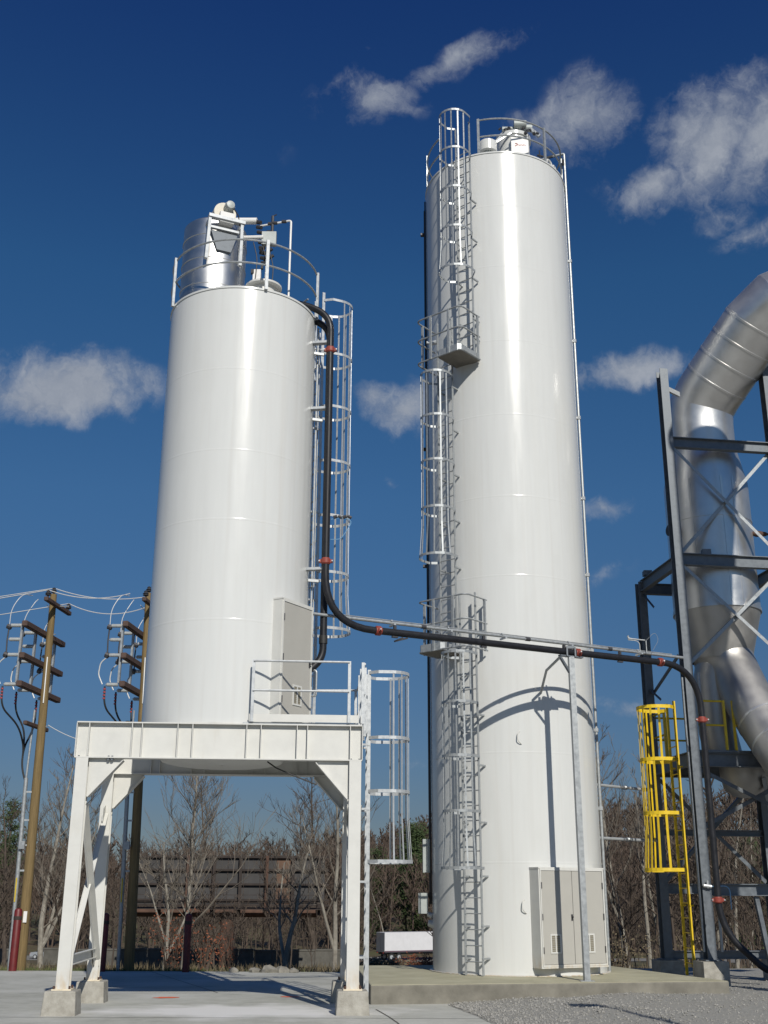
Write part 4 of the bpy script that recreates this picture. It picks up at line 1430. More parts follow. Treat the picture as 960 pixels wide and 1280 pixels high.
# ================================================================== UTILITY POLES
def utility_pole(label, bx, by, topz, lean, full=True):
    zb = gz(bx, by) - .3
    root = thing('utility_pole', label, 'utility pole', (bx, by, zb), 'utility poles behind the yard')
    B = Vector((bx, by, 0))
    T = Vector((bx + lean, by, topz))
    def ax(z):
        return B + Vector((lean * (z - zb) / (topz - zb), 0, z))
    MB().tube([ax(zb), ax(topz * .5), ax(topz)], [.155, .13, .1], 16).build('pole', 'wood', root, True)
    ad = Vector((.10, 1, 0)).normalized()
    sd = Vector((-1, 0, 0))
    for z, L, th, xo in ((10.22, 2.0, .13, -.0), (9.33, 3.1, .17, -.17), (8.38, 3.1, .17, -.17), (7.55, 3.1, .17, -.17), (6.52, 1.7, .12, -.17)):
        c = ax(z) + Vector((xo if xo else .17, 0, 0))
        if not xo:
            c = ax(z) + Vector((.17, 0, 0))
        m = MB().bar(c - ad * L / 2, c + ad * L / 2, th, th)
        o = m.build('crossarm', 'arm', root)
        bv = o.modifiers.new('bevel', 'BEVEL')
        bv.width = .02
        m = MB()
        m.tube([c + Vector((-.12, 0, 0)), c + Vector((.34, 0, 0))], .018, 6)
        m.build('through_bolt', 'galv', o)
    # pin insulators on top arm
    def pin(q):
        m = MB()
        m.lathe([(.03, 0), (.03, .06), (.09, .07), (.06, .11), (.095, .12), (.05, .17), (.06, .2), (.02, .23)], q, 14, capt=True)
        m.build('pin_insulator', 'dark', root, True)
    tc = ax(10.22) + Vector((.17, 0, .07))
    for k in (-.85, .85):
        pin(tc + ad * k)
    pin(ax(topz) - Z * .01)
    # switch gear: three phases along the arms
    for b in (-1.35, -.35, 1.2):
        c = ax(8.5) + Vector((-.17, 0, 0)) + ad * b
        c.z = 0
        m = MB()
        m.channel(c + Vector((-.11, 0, 7.6)), c + Vector((-.11, 0, 9.36)), .1, .05, up=ad)
        m.build('switch_bracket', 'galv', root)
        for z in (9.3, 8.88, 8.42, 7.55):
            m = MB()
            prof = []
            L = .33
            for j in range(9):
                prof += [(.042, L * j / 9), (.062, L * (j + .5) / 9)]
            prof += [(.042, L), (.02, L + .03)]
            mm = Matrix.Rotation(R(-90), 3, 'Y')
            m.lathe(prof, c + Vector((-.15, 0, z)), 12, mm, capb=True, capt=True)
            m.build('insulator', 'porcelain', root, True)
        m = MB()
        e = c + Vector((-.53, 0, 0))
        m.tube([e + Z * 9.3, e + Vector((-.02, 0, 8.85)), e + Z * 8.4], .022, 8)
        m.tube([e + Vector((-.06, 0, 9.28)), e + Vector((.06, 0, 9.24))], .075, 8)
        m.tube([e + Vector((-.06, 0, 8.44)), e + Vector((.04, 0, 8.4))], .085, 8)
        m.build('switch_blade', 'dark', root, True)
        m = MB()
        m.tube(bend([e + Z * 8.36, e + Vector((-.18, 0, 8.2)), e + Vector((-.22, 0, 7.85)), e + Vector((-.08, 0, 7.56))], .1, 4), .018, 6)
        m.tube(bend([e + Z * 9.32, e + Vector((.0, 0, 9.8)), e + Vector((.25, .1, 10.3)), ax(10.4) + ad * (b * .45) + Vector((-.4, 0, 0))], .3, 5), .012, 6)
        m.build('jumper_wire', 'wire', root, True)
        # riser cable with red bands
        end = ax(5.0) + Vector((-.3, -.02, 0))
        m = MB()
        m.tube(bend([e + Z * 7.5, e + Vector((.02, 0, 6.9)), e.lerp(Vector((end.x, end.y, 0)), .6) + Z * 6.45, Vector((end.x - .18, end.y, 5.9)), Vector((end.x - .2, end.y, 5.35)), end - Z * .2], .35, 6), .028, 8)
        cb = m.build('riser_cable', 'rubber', root, True)
        m = MB()
        for j in range(4):
            m.tube([e + Z * (7.44 - j * .09), e + Z * (7.40 - j * .09)], .04, 8)
        m.build('cable_band', 'pink', cb, True)
    # galvanised conduit strapped to the pole
    m = MB()
    z1 = 5.0
    m.tube([ax(1.9) + Vector((-.28, -.1, 0)), ax(z1) + Vector((-.3, -.08, 0))], .06, 12)
    m.tube([ax(z1) + Vector((-.3, -.08, 0)), ax(7.0) + Vector((-.24, -.06, 0))], .03, 10)
    m.tube([ax(zb) + Vector((-.28, -.1, 0)), ax(1.9) + Vector((-.28, -.1, 0))], .055, 12)
    cd = m.build('conduit', 'galv', root, True)
    m = MB()
    for z in (4.6, 3.8, 3.1, 2.4):
        m.bar(ax(z) + Vector((-.33, -.1, 0)), ax(z) + Vector((-.05, -.06, 0)), .05, .05)
    m.box(ax(3.1) + Vector((-.2, -.2, 0)), (.16, .1, .22))
    m.build('conduit_strap', 'galv', cd)
    MB().tube([ax(1.55) + Vector((-.28, -.162, 0)), ax(2.2) + Vector((-.28, -.162, 0))], .022, 6).build('marker_strip', 'signy', cd, True)
    MB().tube([ax(7.2) + Vector((.02, -.13, 0)), ax(8.6) + Vector((.02, -.125, 0))], .02, 6).build('ground_wire', 'wire', root, True)
    if full:
        MB().box(ax(1.15) + Vector((.06, -.165, 0)), (.1, .02, .3)).build('pole_tag', 'white', root)
    return root, ax, ad
P1x = at(25, 1213, 34).x
P2x = at(161, 1213, 34).x
poleA, axA, adA = utility_pole('wooden utility pole with three crossarms, left of the white frame', P1x, 34, 10.6, -.13)
poleB, axB, adB = utility_pole('wooden utility pole half hidden behind the shorter silo, shaded at its foot', P2x, 34, 10.65, -.22, False)

def wire(label, a, b, sag, r=.014):
    pts = []
    for k in range(17):
        t_ = k / 16
        p = a.lerp(b, t_)
        p.z -= sag * 4 * t_ * (1 - t_)
        pts.append(p)
    o = MB().tube(pts, r, 5).build('power_line', 'wire', None, True, loc=tuple(a))
    return tag(o, label, 'power line', 'power lines strung along the poles')
tA, tB = axA(10.6) + Z * .2, axB(10.65) + Z * .0
aA = axA(10.42) + Vector((.17, 0, .1))
aB = axB(10.42) + Vector((-.3, 0, .0))
far = Vector((-26, 2, -1.2))
wire('highest power line, running left from the top of the left pole', tA, tA + Vector((-55, 3.5, -2.0)), 1.6)
wire('middle power line running left from the near end of the top crossarm', aA - adA * .85, aA - adA * .85 + Vector((-55, 3.5, -3.0)), 1.6)
wire('lowest power line running left from the far end of the top crossarm', aA + adA * .85, aA + adA * .85 + Vector((-55, 3.5, -2.5)), 1.6)
wire('upper power line joining the tops of the two wooden poles', tA, tB + Z * -.1, .2)
wire('near power line joining the top crossarms of the two poles', aA - adA * .85, aB - adA * .85, .2)
wire('far power line joining the top crossarms of the two poles', aA + adA * .85, aB + adA * .85, .28)
wire('slack service wire between the poles just above the frame corner', axA(6.6) + Vector((.1, .3, 0)), axB(6.1), .3, .011)

# bollards and guard posts
def bollard(label, u, Y, z0, h, m='red', r=.09):
    x = at(u, 1213, Y).x
    zb = gz(x, Y)
    o = thing('bollard', label, 'bollard', (x, Y, zb), 'dark red bollards at the edge of the pad')
    MB().lathe([(r, -.2), (r, h - .06), (r * .8, h - .01), (r * .3, h + .02)], (x, Y, zb), 18, capt=True).build('post', m, o, True)
    MB().lathe([(r + .004, h * .82), (r + .006, h * .83), (r + .006, h * .87), (r + .004, h * .88)], (x, Y, zb), 18).build('band', 'rustdark', o, True)
    return o
bollard('dark red bollard left of the left wooden pole', 15.5, 33.4, 0, 1.62, r=.11)
bollard('dark red bollard behind the rear left frame leg', 127.5, 33.3, 0, 1.5)
bollard('nearly black red bollard standing alone under the shorter silo', 232, 33.2, 0, 1.5, r=.1)

# orange paint marks on the pad
random.seed(5)
for lab, u, v, Y, s in (('orange sprayed paint mark at the front edge of the shadow', 208, 1246, 22.3, .26), ('orange sprayed paint mark by the right leg shadow', 362, 1245, 22.6, .2)):
    p = at(u, v, Y)
    k = (EYE - (gz(p.x, Y) + .008)) / (EYE - p.z)
    p = Vector((p.x * k, Y * k, 0))
    m = MB()
    vs = [Vector((p.x, p.y, gz(p.x, p.y) + .009))]
    for j in range(14):
        a = j * 2 * math.pi / 14
        r_ = s * random.uniform(.6, 1.15)
        x, y = p.x + r_ * math.cos(a), p.y + r_ * .75 * math.sin(a)
        vs.append(Vector((x, y, gz(x, y) + .009)))
    m.add(vs, [(0, j + 1, (j + 1) % 14 + 1) for j in range(14)])
    tag(m.build('paint_mark', 'paintmark', None, False, loc=(p.x, p.y, 0)), lab, 'paint mark', 'orange paint marks on the pad')

# rocks at the edge of the pad
random.seed(11)
rk = ('low pale rock, leftmost in the row at the pad edge', 'small rock second from the left at the pad edge', 'largest pale rock at the pad edge, left of the bare tree foot',
      'rounded rock just right of the largest rock at the pad edge', 'flat rock at the pad edge, rightmost in the row')
for lab, u, s in zip(rk, (292, 318, 337, 352, 367), (.11, .12, .19, .15, .1)):
    Y = 33.2
    x = at(u, 1214, Y).x
    m = MB()
    n = 10
    prof = []
    o0 = len(m.v)
    for j in range(6):
        ph = math.pi * j / 5
        for k in range(n):
            q = 2 * math.pi * k / n
            r_ = s * (1 + random.uniform(-.2, .2))
            m.v.append(Vector((x + r_ * 1.4 * math.sin(ph) * math.cos(q), Y + r_ * math.sin(ph) * math.sin(q), gz(x, Y) + .04 + r_ * .8 * math.cos(ph))))
    for j in range(5):
        for k in range(n):
            m.f.append((j * n + k, (j + 1) * n + k, (j + 1) * n + (k + 1) % n, j * n + (k + 1) % n))
    tag(m.build('rock', 'rock', None, True, loc=(x, Y, gz(x, Y))), lab, 'rock', 'rocks along the pad edge')

# yard light outside the picture on the right, whose shadow falls on the gravel
SUN_AZ, SUN_EL = 16.5, 34.0
yl = thing('yard_light', 'tall yard light post right of the camera throwing a thin shadow on the gravel', 'yard light', (6.6, 8.9, 0))
tip = Vector((3.5, 20.35, .02))
hgt = 8.2
bx = tip.x + math.sin(R(SUN_AZ)) * hgt / math.tan(R(SUN_EL))
by = tip.y - math.cos(R(SUN_AZ)) * hgt / math.tan(R(SUN_EL))
yl.location = (bx, by, 0)
ORG[yl] = Vector((bx, by, 0))
MB().tube([(bx, by, -.1), (bx, by, hgt)], [.08, .05], 12).build('post', 'galv', yl, True)
MB().box((bx - .1, by, hgt + .05), (.55, .3, .16)).build('lamp_head', 'dark', yl)

# unseen shaft added outside the picture, shaped to shade the steel tower's left half
SQ = Vector((.959, .284, 0))
SB = Vector((10.16, 17.0, 0)) - SQ * 14.57
stk = thing('shade_caster', 'added silver shaft flaring upwards beyond the right picture edge, shaped to shade the steel tower', 'shadow caster', tuple(SB + SQ * 14.0))
rings = [(13.98, -.1, .30), (14.0, 4.5, .30), (14.02, 7.5, .34), (14.33, 14.8, .68), (14.50, 17.0, .85), (14.57, 17.6, .91), (14.57, 18.1, .91)]
MB().tube([SB + SQ * p_ + Z * h_ for p_, h_, r_ in rings], [r_ for p_, h_, r_ in rings], 48).build('shaft', 'jacket', stk, True)
MB().lathe([(.93, 17.8), (1.0, 17.8), (1.0, 17.9), (.93, 17.9)], SB + SQ * 14.57, 48).build('rim', 'galv', stk, True)
MB().lathe([(.6, -.1), (.6, .35), (.31, .35)], SB + SQ * 13.98, 48).build('footing', 'concrete', stk, True)

# ================================================================== BILLBOARD, BARRIER, TRAILER, CAR
BY = 88
bl, br = at(166, 1100, BY).x, at(407, 1100, BY).x
bz1, bz0 = at(280, 1072, BY).z, at(280, 1132, BY).z
bc = at(284, 1180, BY).x
bb = thing('billboard', 'rear side of a large rusty billboard on a single column beyond the trees', 'billboard', (bc, BY, gz(bc, BY)))
for k in range(12):
    x0 = bl + (br - bl) * k / 12
    x1 = bl + (br - bl) * (k + 1) / 12 - .04
    MB().box(((x0 + x1) / 2, BY - .8, (bz0 + bz1) / 2), (x1 - x0, .06, bz1 - bz0)).build('panel', 'panelrust' if k in (9,) else 'panel', bb)
m = MB()
for z in (bz1 + .02, bz1 - .9, bz1 - 1.9, bz0 + .4, bz0 + .05):
    m.bar((bl - .1, BY - 1.0, z), (br + .3, BY - 1.0, z), .14, .14)
m.build('stringer', 'rustdark', bb)
for k in range(8):
    x = bl + .4 + (br - bl - .8) * k / 7
    m = MB()
    m.ibeam((x, BY - 1.2, bz0 - .6), (x, BY - 1.2, bz1 + .1), .24, .2, up=(0, 1, 0))
    m.build('upright', 'rust' if k in (2, 5) else 'rustdark', bb)
MB().tube([(bl + .3, BY - .5, bz0 - .45), (br - .6, BY - .5, bz0 - .45)], .34, 20).build('torsion_tube', 'rust', bb, True)
m = MB()
m.box(((bl + br) / 2, BY - 1.6, bz0 - .22), (br - bl, .7, .06))
for z in (bz0 + .25, bz0 + .75):
    m.bar((bl, BY - 1.92, z), (br + .4, BY - 1.92, z), .04, .04)
m.build('catwalk', 'rustdark', bb)
MB().tube([(bc, BY - .5, gz(bc, BY) - .5), (bc, BY - .5, bz0 - .4)], .5, 24).build('column', 'rust', bb, True)

def gzz(x, y):
    return gz(x, y)
w0, w1 = at(-20, 1190, 95).x, at(432, 1190, 95).x
wall = thing('barrier_wall', 'long low weathered concrete wall beyond the yard, behind the bare trees', 'wall', ((w0 + w1) / 2, 95, gz(0, 95)))
n = 12
for k in range(n):
    x0 = w0 + (w1 - w0) * k / n
    x1 = w0 + (w1 - w0) * (k + 1) / n - .05
    zt = at(300, 1188.5, 95).z + .04 * ((k * 7) % 3 - 1)
    if at(0, 1190, 95).x < x0 + 1 and x1 < at(85, 1190, 95).x:
        continue
    zb = gz(0, 95) - .5
    q = MB()
    q.box(((x0 + x1) / 2, 95, (zb + zt) / 2), (x1 - x0, .35, zt - zb))
    q.box(((x0 + x1) / 2, 95, zt + .06), (x1 - x0 + .03, .45, .12))
    q.build('wall_segment', 'barrier', wall)

# trailer on the far road
TY = 180
tx = at(476, 1180, TY).x
tz = gz(0, TY) + .2
tr = thing('semi_trailer', 'white box semi trailer parked on the road, partly behind the taller silo', 'trailer', (tx, TY, tz))
ta = R(30)
l1 = Vector((math.cos(ta), math.sin(ta), 0))
l2 = Vector((-math.sin(ta), math.cos(ta), 0))
TO = Vector((tx + .6, TY - .5, 0))
def tp_(a, b, z):
    return TO + l1 * a + l2 * b + Z * (tz + z)
tm = Matrix((l1, l2, Z)).transposed()
MB().box(tp_(6.6, 1.25, 2.6), (13.2, 2.5, 2.75), tm).build('cargo_box', 'trailer', tr)
MB().box(tp_(-.035, 1.25, 2.6), (.06, 2.4, 2.65), tm).build('rear_doors', 'trailer_end', tr)
m = MB()
for b in (0, 2.5):
    m.bar(tp_(0, b, 1.18), tp_(13.2, b, 1.18), .1, .12)
m.bar(tp_(0, .6, 1.0), tp_(13, .6, 1.0), .15, .25)
m.bar(tp_(0, 1.9, 1.0), tp_(13, 1.9, 1.0), .15, .25)
m.bar(tp_(.1, .3, .55), tp_(.1, 2.2, .55), .1, .12)
m.build('chassis_rail', 'dark', tr)
m = MB()
for k in range(22):
    m.box(tp_(.3 + k * .6, -.004, 2.66), (.05, .012, 2.5), tm)
m.build('side_posts', 'trailer', tr)
MB().box(tp_(6.6, -.012, 1.3), (13.2, .03, .2), tm).build('side_rail', 'trailer_rail', tr)
m = MB()
m.box(tp_(-.07, 1.25, 2.6), (.02, .04, 2.5), tm)
m.build('door_seam', 'dark', tr)
for b in (.35, 2.15):
    MB().box(tp_(-.08, b, 1.12), (.05, .2, .12), tm).build('tail_light', 'tail', tr)
for a in (1.2, 2.5, 10.8):
    for b in (.2, 2.3):
        w = MB().tube([tp_(a, b - .15, .52), tp_(a, b + .15, .52)], .52, 20).build('wheel', 'rubber', tr, True)
        MB().tube([tp_(a, b - .17, .52), tp_(a, b - .152, .52)], .28, 14).build('rim', 'bright', w, True)

# car
KY = 182
kx = at(57, 1199, KY).x
kz = gz(kx, KY) + .2
car = thing('parked_car', 'silver sedan parked on the far road seen behind the left pole', 'car', (kx, KY, kz))
body = [(-2.2, .35), (-2.25, .7), (-2.1, .92), (-1.35, 1.0), (1.0, .98), (2.0, .82), (2.22, .6), (2.2, .32)]
MB().prism([Vector((kx + a, KY - .85, kz + b)) for a, b in body], (0, 0, 0), (0, 1.7, 0)).build('body', 'car', car)
cabn = [(-1.45, 1.0), (-.85, 1.4), (.35, 1.42), (1.05, .99)]
MB().prism([Vector((kx + a, KY - .72, kz + b)) for a, b in cabn], (0, 0, 0), (0, 1.44, 0)).build('cabin', 'glass', car)
MB().prism([Vector((kx + a, KY - .70, kz + b)) for a, b in ((-.9, 1.405), (-.8, 1.45), (.3, 1.46), (.42, 1.42))], (0, 0, 0), (0, 1.4, 0)).build('roof', 'car', car)
for a in (-1.4, 1.4):
    for b in (-.8, .8):
        w = MB().tube([Vector((kx + a, KY + b - .1, kz + .32)), Vector((kx + a, KY + b + .1, kz + .32))], .32, 18).build('wheel', 'rubber', car, True)
        MB().tube([Vector((kx + a, KY + b - .115, kz + .32)), Vector((kx + a, KY + b - .102, kz + .32))], .2, 12).build('rim', 'bright', w, True)
MB().box((kx - 2.2, KY - .62, kz + .76), (.12, .35, .16)).build('tail_light', 'tail', car)
MB().box((kx + 2.14, KY - .62, kz + .68), (.14, .35, .12)).build('headlight', 'bright', car)

# ================================================================== TREES
def branch(rng, p, d, L, r, depth, out, segs=4, wob=.16, up=.10):
    """append (points, radii, depth) polylines; returns nothing"""
    pts, rs = [p.copy()], [r]
    d = d.copy()
    for i in range(segs):
        d = (d + Vector((rng.gauss(0, wob), rng.gauss(0, wob), rng.gauss(0, wob * .7) + up))).normalized()
        p = p + d * (L / segs)
        pts.append(p.copy())
        rs.append(r * (1 - .78 * (i + 1) / segs))
    out.append((pts, rs, depth))
    return pts, rs

def bare_tree(rng, h, r, spread=.5, nb=(16, 5, 4), start=.3, forks=0, lean=0.0, fine=True):
    """polylines of a leafless tree rooted at the origin"""
    out = []
    stems = []
    base = Vector((0, 0, 0))
    def stem(p, d, L, r0):
        pts, rs = branch(rng, p, d, L, r0, 0, out, 9, .055, .06)
        stems.append((pts, rs, L))
    stem(base, Vector((lean, 0, 1)).normalized(), h, r)
    for k in range(forks):
        t_ = rng.uniform(.06, .3)
        pts, rs = stems[0][0], stems[0][1]
        i = max(1, int(t_ * 9))
        a = rng.uniform(0, 6.28)
        stem(pts[i], Vector((math.cos(a) * .5, math.sin(a) * .3, 1)).normalized(), h * rng.uniform(.6, .85), rs[i] * .7)
    for pts, rs, L in stems:
        for k in range(nb[0]):
            t_ = start + (1 - start) * (k + rng.random()) / nb[0]
            f_ = t_ * 9
            i = min(8, int(f_))
            p = pts[i].lerp(pts[i + 1], f_ - i)
            a = k * 2.4 + rng.uniform(-.5, .5)
            el = rng.uniform(.55, 1.1)
            d = Vector((math.cos(a) * math.cos(el), math.sin(a) * math.cos(el), math.sin(el)))
            l1_ = L * spread * (1.08 - t_ * .75) * rng.uniform(.6, 1.1)
            p1, r1 = branch(rng, p, d, l1_, max(.006, rs[i] * .42), 1, out, 4)
            for q in range(nb[1]):
                g_ = rng.uniform(.2, 1) * 4
                j = min(3, int(g_))
                pp = p1[j].lerp(p1[j + 1], g_ - j)
                a2 = rng.uniform(0, 6.28)
                dd = (p1[j + 1] - p1[j]).normalized() + Vector((math.cos(a2), math.sin(a2), rng.uniform(-.2, .7))) * .75
                p2, r2 = branch(rng, pp, dd.normalized(), l1_ * rng.uniform(.3, .55), max(.005, r1[j] * .5), 2, out, 3)
                for w in range(nb[2]):
                    g2 = rng.uniform(.15, 1) * 3
                    jj = min(2, int(g2))
                    ppp = p2[jj].lerp(p2[jj + 1], g2 - jj)
                    a3 = rng.uniform(0, 6.28)
                    d3 = (p2[jj + 1] - p2[jj]).normalized() + Vector((math.cos(a3), math.sin(a3), rng.uniform(-.1, .7))) * .7
                    branch(rng, ppp, d3.normalized(), l1_ * rng.uniform(.14, .28), max(.004, r2[jj] * .5), 3, out, 2)
    return out

def tree(label, cat, x, y, h, r, seed, bark='pale', twig='twigpale', group='bare trees beyond the yard', tw=1.0, name='bare_tree', **kw):
    rng = random.Random(seed)
    zb = gz(x, y) - .1
    root = thing(name, label, cat, (x, y, zb), group)
    B = Vector((x, y, zb))
    lines = bare_tree(rng, h, r, **kw)
    m = MB()
    for pts, rs, dp_ in lines:
        if dp_ == 0:
            m.tube([B + p for p in pts], [max(.02, q) for q in rs], 8)
    m.build('trunk', bark, root, True)
    m = MB()
    for pts, rs, dp_ in lines:
        if dp_ > 0:
            mn = (.016, .011, .008)[dp_ - 1] * tw
            m.tube([B + p for p in pts], [max(mn * .7, q, mn * (1 - .3 * i / len(rs))) for i, q in enumerate(rs)], 4 if dp_ == 1 else 3, caps=False)
    m.build('crown', twig, root)
    return root

def tx_(u, Y, v=1200):
    return at(u, v, Y).x
tree('pale slender bare tree in front of the billboard, tallest under the silo frame', 'bare tree', tx_(229, 60), 60, 10.6, .15, 21, tw=1.0, spread=.52, nb=(26, 7, 6), start=.2)
tree('short pale forked bare tree just left of the tallest one under the silo', 'bare tree', tx_(206, 58), 58, 6.2, .12, 22, tw=1.0, spread=.42, nb=(9, 5, 4), start=.3, forks=2)
tree('bare tree behind the right frame leg, leaning branches crossing the billboard end', 'bare tree', tx_(418, 62), 62, 10.2, .15, 23, tw=1.0, spread=.45, nb=(15, 5, 4), start=.25, forks=1, lean=-.1)
tree('stout short bare tree near the right end of the billboard', 'bare tree', tx_(357, 52), 52, 5.2, .14, 24, bark='pale', twig='twigpale', tw=1.0, spread=.5, nb=(9, 5, 5), start=.3, forks=1)
tree('pale multi-stemmed bare tree between the left pole and the frame', 'bare tree', tx_(51, 66), 66, 11.5, .17, 25, tw=1.05, spread=.4, nb=(16, 5, 5), start=.2, forks=2)
tree('grey bare tree crowning above the left end of the frame', 'bare tree', tx_(84, 74), 74, 13.0, .17, 26, bark='bark', twig='twig', tw=1.2, spread=.42, nb=(18, 6, 5), start=.3, forks=1)
tree('tall pale bare tree right of the taller silo, nearest its cabinet', 'bare tree', tx_(785, 60), 60, 11.4, .17, 27, tw=1.05, spread=.42, nb=(14, 5, 5), start=.35, forks=1, lean=-.06)
tree('straight pale bare tree half way between the taller silo and the yellow ladder', 'bare tree', tx_(812, 57), 57, 10.2, .11, 28, tw=1.05, spread=.36, nb=(14, 5, 4), start=.4)
tree('thin pale bare tree immediately left of the yellow ladder', 'bare tree', tx_(829, 62), 62, 9.2, .10, 29, tw=1.05, spread=.4, nb=(12, 5, 4), start=.4)
tree('dark bare tree rising behind the silo cabinet on the right', 'bare tree', tx_(765, 82), 82, 14.6, .18, 30, bark='bark', twig='twig', tw=1.3, spread=.45, nb=(18, 6, 5), start=.3)
tree('pale bare tree seen through the steel tower, left of its prop', 'bare tree', tx_(921, 64), 64, 9.5, .13, 31, tw=1.05, spread=.4, nb=(12, 5, 4), start=.35)
tree('slim pale bare tree seen through the steel tower, right of its prop', 'bare tree', tx_(938, 70), 70, 9.5, .11, 32, tw=1.05, spread=.4, nb=(12, 5, 4), start=.35)
tree('forked pale bare tree seen through the steel tower just right of its front column', 'bare tree', tx_(903, 75), 75, 10.5, .12, 33, tw=1.05, spread=.4, nb=(12, 5, 4), start=.35, forks=1)
tree('wide dark bare tree at the far left edge, behind the left pole', 'bare tree', tx_(6, 90), 90, 12.0, .18, 34, bark='bark', twig='twig', tw=1.3, spread=.5, nb=(16, 6, 5), start=.25)
tree('small pale bare tree in front of the pine, rising behind the trailer end', 'bare tree', tx_(482, 206), 206, 15.5, .15, 35, tw=1.5, spread=.4, nb=(12, 4, 4), start=.3)
tree('dark bare tree behind the right part of the billboard', 'bare tree', tx_(393, 104), 104, 16.2, .2, 36, bark='bark', twig='twig', tw=1.5, spread=.42, nb=(18, 6, 5), start=.35, forks=1)
tree('grey bare tree whose crown rises behind the tallest tree under the silo', 'bare tree', tx_(262, 110), 110, 16.0, .2, 37, bark='bark', twig='twig', tw=1.5, spread=.42, nb=(18, 6, 5), start=.35)

def pine(label, x, y, h, w, seed, skirt=.15, n=7000):
    rng = random.Random(seed)
    zb = gz(x, y) - .2
    root = thing('pine_tree', label, 'pine tree', (x, y, zb), 'dark pines among the bare woods')
    B = Vector((x, y, zb))
    MB().tube([B, B + Z * h * .5, B + Z * h * .96], [h * .016, h * .011, .03], 8).build('trunk', 'bark', root, True)
    cl = []
    for k in range(70):
        t_ = skirt + (1 - skirt) * rng.random() ** .85
        a = rng.uniform(0, 6.28)
        rr_ = w * (1.02 - t_) ** .6 * rng.uniform(.25, 1.0) * (1 if t_ > skirt + .12 else .7)
        cl.append((B + Vector((rr_ * math.cos(a), rr_ * math.sin(a), t_ * h)), w * rng.uniform(.16, .34)))
    m = MB()
    for i in range(n):
        c, s = cl[rng.randrange(len(cl))]
        p = c + Vector((rng.gauss(0, s * .6), rng.gauss(0, s * .6), rng.gauss(0, s * .34)))
        q = rng.uniform(.10, .22) * w / 4 + .05
        a = Vector((rng.gauss(0, 1), rng.gauss(0, 1), rng.gauss(0, .6))).normalized()
        b = a.orthogonal().normalized()
        m.add([p - a * q, p + b * q * .35, p + a * q, p - b * q * .35], [(0, 1, 2, 3)])
    m.build('crown', 'needle', root)
    m = MB()
    for c, s in cl[:36]:
        q = Vector((B.x, B.y, c.z - w * .15))
        m.tube([q, c], [.06, .02], 4)
    m.build('limbs', 'bark', root)
pine('tall dark green pine behind the trailer, left of the taller silo', tx_(517, 215), 215, 21.5, 5.4, 41, n=9000)
pine('smaller dark pine left of the tall one above the trailer end', tx_(472, 225), 225, 17.0, 4.4, 42, n=6000)
pine('dark pine at the left edge of the picture behind the left pole', tx_(-4, 120), 120, 15.5, 2.6, 43, n=5000)
pine('dark pine deep behind the steel tower', tx_(948, 120), 120, 12.0, 3.6, 45, n=5000)

# bushes with rusty winter leaves
def bush(label, x, y, w, h, seed, m_='redleaf', n=900, leaf=.05):
    rng = random.Random(seed)
    zb = gz(x, y)
    root = thing('bush', label, 'bush', (x, y, zb), 'bushes beyond the pad')
    B = Vector((x, y, zb))
    ends = []
    m = MB()
    for k in range(26):
        a = rng.uniform(0, 6.28)
        rr_ = w * math.sqrt(rng.random())
        e = B + Vector((rr_ * math.cos(a), rr_ * .6 * math.sin(a), h * rng.uniform(.45, 1)))
        m.tube([B + Vector((rr_ * .2 * math.cos(a), 0, 0)), B.lerp(e, .5) + Z * .1, e], [.018, .012, .006], 4)
        ends.append(e)
    m.build('stems', 'twig', root)
    m = MB()
    for i in range(n):
        e = ends[rng.randrange(26)]
        p = B.lerp(e, rng.uniform(.35, 1.1)) + Vector((rng.gauss(0, w * .12), rng.gauss(0, w * .1), rng.gauss(0, h * .08)))
        a = Vector((rng.gauss(0, 1), rng.gauss(0, 1), rng.gauss(0, 1))).normalized()
        b = a.orthogonal().normalized()
        m.add([p - a * leaf, p + b * leaf * .6, p + a * leaf, p - b * leaf * .6], [(0, 1, 2, 3)])
    m.build('leaves', m_, root)
bush('rust-leaved bush left of the dark bollard under the silo', tx_(214, 42), 42, .9, 1.9, 51, n=260)
bush('rust-leaved bush right of the dark bollard under the silo', tx_(256, 41), 41, .7, 1.5, 52, n=170)
bush('rust-leaved bush straddling the billboard column foot', tx_(288, 50), 50, 1.0, 2.0, 53, n=150)
bush('red-brown bush on the slope in front of the white trailer', tx_(522, 46), 46, 1.0, .75, 54, n=1100, leaf=.045)
bush('straw-coloured bush left of the red-brown one by the slab', tx_(476, 40), 40, .9, .5, 55, 'brush', n=800)
bush('sparse dry bush right of the silo cabinet', tx_(775, 44), 44, 1.2, 1.7, 56, 'brush', n=300)
bush('sparse dry bush behind the yellow ladder foot', tx_(842, 46), 46, 1.3, 1.8, 57, 'brush', n=260)

